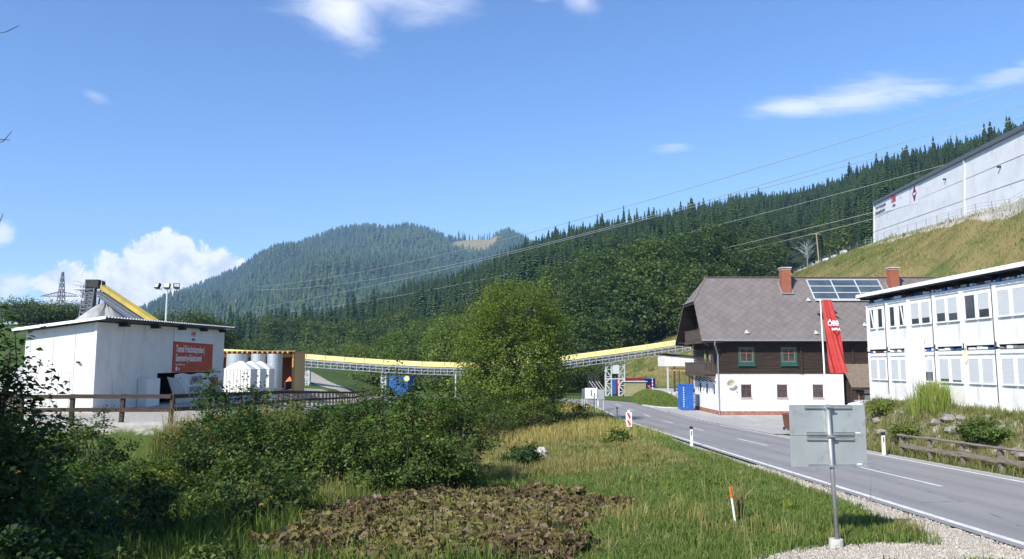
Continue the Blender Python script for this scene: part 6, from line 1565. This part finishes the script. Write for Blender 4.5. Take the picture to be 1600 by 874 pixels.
for k, (px_, Yk, w_) in enumerate(((345, 230, 16), (395, 230, 18), (440, 225, 16), (480, 215, 15), (520, 205, 14), (310, 200, 16), (560, 205, 14))):
    X = P(px_, 620, Yk).x; big_tree('dark broad tree in the valley bottom ' + ('above the left part of the timber shed roof', 'above the right part of the timber shed roof', 'just right of the timber shed end wall top', 'above the conveyor right of the shed', 'above the conveyor between shed and trestle', 'just right of the plant building roof end', 'above the conveyor near the trestle')[k], X, Yk, P(0, 536 + 4 * (k % 3), Yk).z, w_ * 1.3, 80 + k, L_decid, .5, trunks=1, lowz=.03, dens=.45, per=26, spread=1.1, thick=.3, name='dark_tree', group='dark trees in the valley bottom')
# bare tree on the crest
q = P(1262, 418, 300); bt_ = thing('bare_tree', 'leafless grey tree beside the wooden pole behind the farmhouse chimney', 'tree', (q.x, 300, H(q.x, 300)))
rg3 = np.random.default_rng(4); zt_ = P(0, 372, 300).z - bt_.location.z
g = MB(); g.tube((0, 0, -.5), (0, 0, zt_ * .8), .22, .07, 6); g.build('trunk', M_steel, bt_)
branches('limbs', [(0, 0, zt_ * rg3.uniform(.2, .7)) for _ in range(40)], [(rg3.normal() * 2.6, rg3.normal() * 2, zt_ * rg3.uniform(.45, 1.0)) for _ in range(40)], 3, M_steel, bt_, .07, .03)

# ------------------------------------------------------------------ hedge of shrubs in the left foreground
sh_list = [  # px, Y, py of the top, width, leaf material, label
    (145, 27.5, 650, 2.2, L_bush, 'dark shrub in front of the fence corner post at the far left of the hedge'),
    (240, 26.5, 722, 3.0, L_bush, 'low shrub below the concrete wall, beneath the plant building corner'),
    (300, 27.0, 712, 2.8, L_tree, 'low yellowish shrub below the painted banner'),
    (368, 27.8, 596, 3.0, L_bush, 'tall leafy shrub hiding the fence right of the painted banner'),
    (345, 25.5, 652, 2.6, L_bush, 'dark shrub just left of and before the tall leafy shrub'),
    (446, 28.5, 622, 3.0, L_bush, 'shrub in front of the fence below the timber shed'),
    (520, 28.8, 630, 3.2, L_bush, 'olive shrub in the hedge below the curving fence'),
    (590, 29.0, 612, 3.4, L_bush, 'broad shrub in the hedge below the trestle and fence end'),
    (655, 28.5, 604, 3.4, L_bush, 'tall round shrub in the hedge below the blue container'),
    (716, 27.5, 634, 2.5, L_bush, 'glossy round shrub closing the right end of the hedge'),
    (480, 26.2, 668, 3.0, L_bush, 'low dark shrub in the hedge front left of centre'),
    (560, 26.2, 672, 3.0, L_bush, 'low dark shrub in the hedge front at its middle'),
    (640, 26.4, 668, 3.0, L_bush, 'low dark shrub in the hedge front right of centre'),
    (410, 25.6, 662, 2.8, L_bush, 'low dark shrub before the tall leafy shrub on its right'),
    (265, 24.6, 745, 2.8, L_tree, 'low yellow-green shrub in the shade, below the concrete wall'),
    (180, 24.0, 722, 3.0, L_bush, 'dark shrub in deep shade below the left fence'),
]
for k, (px_, Yk, pt_, wd, m_, lb) in enumerate(sh_list):
    X = P(px_, 620, Yk).x; shrub(lb, X, Yk, P(0, pt_ - 9, Yk).z, wd * 1.12, 500 + k, m_, .105, .95, group='shrubs of the hedge', per=24, base=H(X, Yk) - .15)
big_tree('slender ash-like tree with open sprays in the left foreground', -10.3, 15.0, P(0, 474, 15).z, 2.6, 701, L_bush, .135, trunks=3, lowz=.10, dens=.62, per=26, spread=.24, thick=.05, profile=([0, .2, .5, .75, 1], [.9, 1, .85, .55, .2]), gaps=.35, name='young_tree')
big_tree('leafy young tree beside the ash-like tree at the left edge', -12.9, 19.5, P(0, 610, 19.5).z, 3.8, 702, L_bush, .12, trunks=3, lowz=.06, dens=.85, per=30, spread=.28, thick=.05, gaps=.3, name='young_tree')
shrub('dark shrub in the lowest left corner of the picture', -8.4, 13.2, 2.1, 3.0, 703, L_bush, .11, 1.0, per=26)
shrub('dark shrub between the corner shrub and the hedge', -9.1, 17.5, 2.25, 3.2, 704, L_bush, .11, 1.0, per=26)
shrub('dark shrub in deep shade left of the grass strip', -7.0, 21.0, 2.3, 3.4, 705, L_bush, .11, 1.0, per=26)
shrub('small yellow-green bush low in the shaded foreground', -5.3, 14.3, 1.65, 1.0, 706, L_lime, .10, .8, per=18)
shrub('tiny yellow-green bush at the bottom edge, left of the other one', -7.2, 14.0, 1.6, .9, 707, L_lime, .10, .8, per=18)
# tall trees just outside the left edge: they throw the shade over the hedge
for k, (X, Y, zt_, wd) in enumerate(((-18.6, 13.0, 12.5, 7.5), (-16.8, 6.0, 13.5, 8.0), (-24.0, 19.0, 9.5, 6.0), (-13.0, 1.0, 12.5, 7.0))):
    big_tree(('tall tree beyond the left edge, behind the left end of the hedge', 'tall tree beyond the left edge, level with the camera', 'tall tree farthest left beyond the edge, beside the timber fence', 'smallest tall tree left of the camera')[k], X, Y, zt_, wd, 720 + k, L_bush, .24, trunks=2, lowz=.12, dens=.9, per=30, spread=.45, thick=.2, gaps=.25, name='tall_tree', group='tall trees beyond the left edge')
# twigs of the tall tree that reach into the picture
for k, (px_, py__) in enumerate(((20, 50), (14, 212), (2, 340))):
    pass
tw_ = MB(); tl = []
for (xa, ya, xb_, yb_) in ((-40, 58, 10, 50), (10, 50, 30, 40), (-40, 228, 4, 222), (4, 222, 19, 205), (-5, 218, 16, 219), (-40, 365, 0, 346), (0, 346, 5, 334)):
    tw_.tube(P(xa, ya, 12.5), P(xb_, yb_, 12.5), .008, .005, 4)
o_ = tw_.build('twig', M_bark); tag(o_, 'thin bare twigs reaching in at the left picture edge', 'twigs')

# middle meadow shrubs
for k, (px_, Yk, pt_, wd, m_, lb) in enumerate(((735, 50, 600, 5.0, L_tree, 'pale willow-like shrub left of the big meadow tree foot'), (690, 47, 606, 4.5, L_tree, 'pale shrub behind the right part of the hedge'), (770, 56, 612, 4.0, L_lime, 'light shrub under the big meadow tree'),
                                                (834, 58, 622, 3.2, L_tree, 'olive shrub at the right foot of the big meadow tree'), (815, 34, 700, 1.8, L_bush, 'small dark shrub left of the pale boulder'), (905, 62, 630, 2.0, L_lime, 'small green bush beside the grey sign post'),
                                                (962, 42, 672, 1.4, L_tree, 'brownish weed bush below the warning beacon'))):
    X = P(px_, 620, Yk).x; shrub(lb, X, Yk, P(0, pt_, Yk).z, wd, 800 + k, m_, .12, .6, per=20)
# bank vegetation on the right
shrub('dark green bush on the bank below the container office', 18.5, 30.5, 2.65, 2.1, 820, L_bush, .10, .9, per=22)
shrub('small olive bush at the top of the bank near the big sign', 19.2, 40.0, 3.0, 1.9, 821, L_tree, .10, .6, per=20)
shrub('bush at the right picture edge against the container office', 19.4, 26.8, 3.2, 1.2, 822, L_bush, .10, .6, per=20)
shrub('low grey-green bush midway down the bank', 18.3, 36.0, 2.05, 1.6, 823, L_tree, .09, .6, per=20)


# ------------------------------------------------------------------ grass and weeds as real blades
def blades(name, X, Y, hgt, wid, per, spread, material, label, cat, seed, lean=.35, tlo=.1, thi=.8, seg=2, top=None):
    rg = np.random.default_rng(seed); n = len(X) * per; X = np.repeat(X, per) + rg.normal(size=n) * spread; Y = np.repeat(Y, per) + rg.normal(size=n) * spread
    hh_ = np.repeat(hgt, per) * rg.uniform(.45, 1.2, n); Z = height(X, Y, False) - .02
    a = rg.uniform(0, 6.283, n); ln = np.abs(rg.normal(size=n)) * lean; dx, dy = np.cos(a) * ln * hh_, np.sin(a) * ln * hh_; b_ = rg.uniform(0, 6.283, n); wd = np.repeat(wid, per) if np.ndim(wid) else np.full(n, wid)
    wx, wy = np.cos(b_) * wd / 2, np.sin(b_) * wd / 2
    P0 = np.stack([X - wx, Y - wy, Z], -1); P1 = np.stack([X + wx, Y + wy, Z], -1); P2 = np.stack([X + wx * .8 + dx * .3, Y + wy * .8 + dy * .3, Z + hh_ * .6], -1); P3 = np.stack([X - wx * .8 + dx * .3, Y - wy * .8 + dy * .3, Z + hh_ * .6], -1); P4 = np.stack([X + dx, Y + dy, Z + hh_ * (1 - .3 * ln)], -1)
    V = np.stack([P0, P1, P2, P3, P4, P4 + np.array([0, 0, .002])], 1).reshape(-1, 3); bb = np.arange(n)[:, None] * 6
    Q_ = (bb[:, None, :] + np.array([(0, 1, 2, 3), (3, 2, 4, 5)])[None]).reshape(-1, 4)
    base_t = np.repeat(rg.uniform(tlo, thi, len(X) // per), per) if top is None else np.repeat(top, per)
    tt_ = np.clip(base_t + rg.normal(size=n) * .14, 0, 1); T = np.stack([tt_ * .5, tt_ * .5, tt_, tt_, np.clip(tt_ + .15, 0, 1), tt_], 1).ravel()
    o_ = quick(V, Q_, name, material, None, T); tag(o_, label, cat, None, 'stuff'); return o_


def scatter_pts(n, x0, x1, y0, y1, keep_, seed, ypow=1.6):
    rg = np.random.default_rng(seed); X = rg.uniform(x0, x1, n); Y = y0 + (y1 - y0) * rg.uniform(0, 1, n) ** ypow; k = keep_(X, Y); return X[k], Y[k]


# outline of the withered butterbur patch on the ground
pp = [hit(a, b_) for a, b_ in ((395, 874), (420, 850), (480, 820), (560, 795), (640, 778), (700, 768), (790, 760), (860, 775), (930, 795), (970, 808), (930, 835), (900, 850), (880, 874), (880, 900), (395, 905))]
PX_, PY_ = np.array([q.x for q in pp]), np.array([q.y for q in pp])
def in_patch(X, Y):
    X, Y = X + 1.1 * fbm(X / .9, Y / .9, 46, 3), Y + 1.3 * fbm(X / .9 + 5, Y / .9, 47, 3)
    c = np.zeros(len(X), bool); n_ = len(PX_); j = n_ - 1
    for i in range(n_):
        cond = ((PY_[i] > Y) != (PY_[j] > Y)) & (X < (PX_[j] - PX_[i]) * (Y - PY_[i]) / (PY_[j] - PY_[i] + 1e-9) + PX_[i]); c ^= cond; j = i
    return c
vis = lambda X, Y: (np.abs(X) < .70 * Y + 1.0)
grv = lambda X, Y: (np.abs(X - 9.25) < .2 + .5 * (.35 + .5 * (vnoise(Y / 2.5, Y * 0, 2) + .5) + .9 * ss(26, 15, Y))) | (ellipse(X, Y, 6.5, 14.3, 2.25, 1.05) < 1) | (ellipse(X, Y, 9.2, 15.0, 1.1, 1.9) < 1)
mead = lambda X, Y: vis(X, Y) & (X < 9.2) & ~grv(X, Y) & ~in_patch(X, Y) & (np.minimum(np.interp(Y, XF_Y, XF_X) - X, Y - np.interp(X, [-40, -24, -13.4], [30, 31.5, 32.5])) < -.8)
X, Y = scatter_pts(34000, -14, 9.3, 11.5, 46, mead, 1, 1.25)
dn = fbm(X / 3.2, Y / 3.2, 91, 3)
far_dry = (Y > 30) & (X < 7.3 - (Y - 30) * .03); dryp = np.where(far_dry, .36, .0) + .30 * dn
rgg = np.random.default_rng(5); isdry = rgg.uniform(size=len(X)) < dryp
short = np.where(X > 4.5, .14, .24) + .16 * np.clip(dn + .2, 0, 1) + .35 * ss(-2, -6, X) * ss(19, 24, Y)
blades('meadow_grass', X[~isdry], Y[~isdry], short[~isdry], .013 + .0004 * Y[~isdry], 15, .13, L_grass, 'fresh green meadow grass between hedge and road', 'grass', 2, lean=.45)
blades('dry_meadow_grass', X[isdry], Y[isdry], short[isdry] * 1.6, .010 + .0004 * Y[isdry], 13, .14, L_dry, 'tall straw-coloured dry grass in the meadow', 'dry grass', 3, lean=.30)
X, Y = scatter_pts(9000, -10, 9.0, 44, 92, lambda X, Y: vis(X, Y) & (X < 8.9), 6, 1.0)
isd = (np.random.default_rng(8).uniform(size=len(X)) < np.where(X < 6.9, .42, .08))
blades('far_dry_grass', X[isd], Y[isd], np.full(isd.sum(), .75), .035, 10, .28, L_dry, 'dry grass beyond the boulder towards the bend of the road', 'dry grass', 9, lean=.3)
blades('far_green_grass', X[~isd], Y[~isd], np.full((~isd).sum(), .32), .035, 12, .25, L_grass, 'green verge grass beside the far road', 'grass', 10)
# taller weeds of the shaded strip behind the patch
def strip_k(X, Y): return vis(X, Y) & ~in_patch(X, Y) & (Y < 25.5) & (X < 0.6)
X, Y = scatter_pts(5200, -11, 1.2, 12.5, 26, strip_k, 12, 1.0)
blades('shaded_weeds', X, Y, rgg.uniform(.35, .75, len(X)), .035, 9, .12, L_bush, 'tall dark weeds in the shade between hedge and withered patch', 'weeds', 13, lean=.35)
# broad-leaved weeds and matted tufts
X, Y = scatter_pts(1500, -9, 9.0, 12, 38, lambda X, Y: mead(X, Y) & (fbm(X / 1.6, Y / 1.6, 48, 3) > .1), 50, 1.2)
blades('meadow_weeds', X, Y, rgg.uniform(.15, .42, len(X)), .05, 9, .10, L_tree, 'broad-leaved weeds scattered through the meadow', 'weeds', 51, lean=.7)
X, Y = scatter_pts(2600, -9, 9.0, 12, 38, lambda X, Y: mead(X, Y) & (fbm(X / 2.2, Y / 2.2, 49, 3) > .22), 52, 1.2)
blades('matted_grass', X, Y, rgg.uniform(.15, .45, len(X)), .018, 14, .16, L_dry, 'matted pale grass patches in the meadow', 'dry grass', 53, lean=1.1, tlo=.3, thi=.9)
# seed heads and straws
X, Y = scatter_pts(200, -7, 8.5, 12.5, 40, lambda X, Y: mead(X, Y) | in_patch(X, Y), 14, 1.2)
blades('tall_straws', X, Y, rgg.uniform(.6, 1.1, len(X)), .014, 2, .05, L_dry, 'single tall straws standing above the meadow', 'straws', 15, lean=.18, tlo=.5, thi=.9)
# straw clump by the marker stake
cx_ = sk.x - .12
X = np.full(26, cx_ + .30); Y = np.full(26, 18.0)
blades('straw_clump', X, Y, rgg.uniform(.5, 1.15, 26), .016, 5, .06, L_dry, 'dry straw clump leaning beside the marker stake', 'straw', 16, lean=.28, tlo=.6, thi=.95)
# green mound, bank, slope
X, Y = scatter_pts(5200, 15.9, 21.4, 86, 111, lambda X, Y: ellipse(X, Y, 18.1, 98.5, 2.6, 11.5) < 1.0, 17, 1.0)
blades('mound_grass', X, Y, np.full(len(X), .28), .05, 10, .16, L_grass, 'bright grass on the mound between road and drive', 'grass', 18)
bankk = lambda X, Y: (X > 16.95) & (X < 20.2)
X, Y = scatter_pts(4200, 16.9, 20.3, 20, 47.5, bankk, 19, 1.0)
q_ = rgg.uniform(size=len(X)) < np.where(X < 18.2, .72, .5)
blades('bank_dry_grass', X[q_], Y[q_], rgg.uniform(.15, .5, q_.sum()), .022, 10, .15, L_dry, 'yellowish dry grass on the bank behind the roadside fence', 'dry grass', 20, lean=.4)
blades('bank_green_grass', X[~q_], Y[~q_], rgg.uniform(.12, .35, (~q_).sum()), .022, 10, .15, L_grass, 'green grass on the bank below the container office', 'grass', 21, lean=.4)
X = 19.6 + rgg.normal(size=110) * .22; Y = 36.3 + rgg.normal(size=110) * .6
rd_ = blades('reed_clump', X, Y, np.full(110, 1.25), .03, 13, .05, L_grass, 'tall bright green reed-like clump against the container wall', 'plant', 22, lean=.22, tlo=.3, thi=.9)
# slope grass tufts
def slope_k(X, Y):
    xb = np.interp(Y, XB_Y, XB_X); return (X > xb + 1) & (X < XT(Y) - .5) & vis(X, Y)
X, Y = scatter_pts(30000, 20, 130, 60, 330, slope_k, 23, 1.0)
dd_ = fbm(X / 14, Y / 14, 33, 3) + .5 * fbm(X / 3, Y / 3, 34, 2); q_ = dd_ > -.08
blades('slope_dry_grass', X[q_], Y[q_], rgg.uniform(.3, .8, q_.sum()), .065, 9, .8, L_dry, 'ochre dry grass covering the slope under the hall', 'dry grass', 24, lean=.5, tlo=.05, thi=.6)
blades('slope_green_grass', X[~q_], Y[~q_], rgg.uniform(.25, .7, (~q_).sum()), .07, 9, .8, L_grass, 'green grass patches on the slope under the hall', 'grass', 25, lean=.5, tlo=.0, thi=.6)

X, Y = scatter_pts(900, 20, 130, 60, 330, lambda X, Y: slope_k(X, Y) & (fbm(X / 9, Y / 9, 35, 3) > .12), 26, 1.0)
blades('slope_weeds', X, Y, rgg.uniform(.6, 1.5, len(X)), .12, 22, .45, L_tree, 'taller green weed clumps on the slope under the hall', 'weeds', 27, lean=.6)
# withered butterbur leaves: cupped, ragged discs on short stalks
X, Y = scatter_pts(60000, -7, 4, 12.8, 26, in_patch, 30, 1.0)
rg = np.random.default_rng(31); kk = rg.choice(len(X), min(len(X), 23000), replace=False); X, Y = X[kk], Y[kk]; n = len(X)
Z = height(X, Y, False) + .03 + .30 * np.clip(.5 + fbm(X / .8, Y / .8, 44, 3), 0, 1) + rg.uniform(0, .10, n)
S = rg.uniform(.03, .115, n); N = rg.normal(size=(n, 3)) * 1.0; N[:, 2] = rg.uniform(.25, 1.2, n); N /= np.linalg.norm(N, axis=1, keepdims=True)
T = rg.normal(size=(n, 3)); T -= (T * N).sum(1, keepdims=True) * N; T /= np.linalg.norm(T, axis=1, keepdims=True); B = np.cross(N, T); C = np.stack([X, Y, Z], -1); K = 7
V = [C - N * (S * .25)[:, None]]
for k in range(K):
    a = 2 * math.pi * k / K; r_ = S * rg.uniform(.55, 1.25, n); V.append(C + T * (r_ * math.cos(a))[:, None] + B * (r_ * math.sin(a))[:, None] + N * (S * rg.uniform(-.45, .5, n))[:, None])
V = np.stack(V, 1).reshape(-1, 3); bb = np.arange(n)[:, None] * (K + 1); Q_ = (bb[:, None, :] + np.array([(0, 1 + k, 1 + (k + 1) % K) for k in range(K)])[None]).reshape(-1, 3)
tp_ = np.clip(.45 + .8 * fbm(X / 1.3, Y / 1.3, 55, 3) + rg.normal(size=n) * .22, 0, .92); tp_ = np.where(rg.uniform(size=n) < .09, .99, tp_)
o_ = quick(V, Q_, 'withered_butterbur', L_butter, None, np.repeat(tp_, K + 1), nv=3); tag(o_, 'patch of withered brown and olive large-leaved plants in the foreground', 'withered plants', None, 'stuff')
X, Y = X[:1300], Y[:1300]
blades('patch_grass', X, Y, rg.uniform(.3, .6, len(X)), .016, 4, .08, L_grass, 'thin green blades growing through the withered patch', 'grass', 32, lean=.5)
# loose gravel stones on the shoulder and round the sign footing
rg = np.random.default_rng(61); X, Y = scatter_pts(90000, 3.8, 10.2, 11.8, 30, lambda X, Y: grv(X, Y) & (X < 9.42), 62, 1.3)
kk = rg.choice(len(X), min(len(X), 26000), replace=False); X, Y = X[kk], Y[kk]; n = len(X); S = rg.gamma(3.0, .0036, n) + .005; Z = height(X, Y, False) + S * .25
D8 = np.array([(1, 0, 0), (0, 1, 0), (-1, 0, 0), (0, -1, 0), (0, 0, .7), (0, 0, -.7)]); V = (np.stack([X, Y, Z], -1)[:, None] + D8[None] * S[:, None, None] * rg.uniform(.6, 1.3, (n, 6, 1))).reshape(-1, 3)
Tt = np.array([(0, 1, 4), (1, 2, 4), (2, 3, 4), (3, 0, 4), (1, 0, 5), (2, 1, 5), (3, 2, 5), (0, 3, 5)]); Q_ = ((np.arange(n) * 6)[:, None, None] + Tt[None]).reshape(-1, 3)
o_ = quick(V, Q_, 'gravel', mat('beige_gravel', (0.54, 0.49, 0.42), (0.32, 0.285, 0.24), 0.95, scale=9), None, None, nv=3); tag(o_, 'loose pale gravel on the road shoulder and round the sign footing', 'gravel', None, 'stuff')

# ------------------------------------------------------------------ air
hb_ = MB(); hb_.box(-5200, 5200, -300, 4300, -60, 740); hz_ = hb_.build('haze', []); tag(hz_, kind='stuff', label='thin blue summer haze filling the valley', cat='haze')
hm_ = bpy.data.materials.new('haze_air'); hm_.use_nodes = True; t = NT(hm_.node_tree); t.n.clear()
pv = t.new('ShaderNodeVolumePrincipled', {'Color': (0.40, 0.64, 1.0), 'Density': 0.000115, 'Anisotropy': 0.0}); o = t.new('ShaderNodeOutputMaterial'); t.l.new(pv.outputs[0], o.inputs['Volume'])
hz_.data.materials.append(hm_)
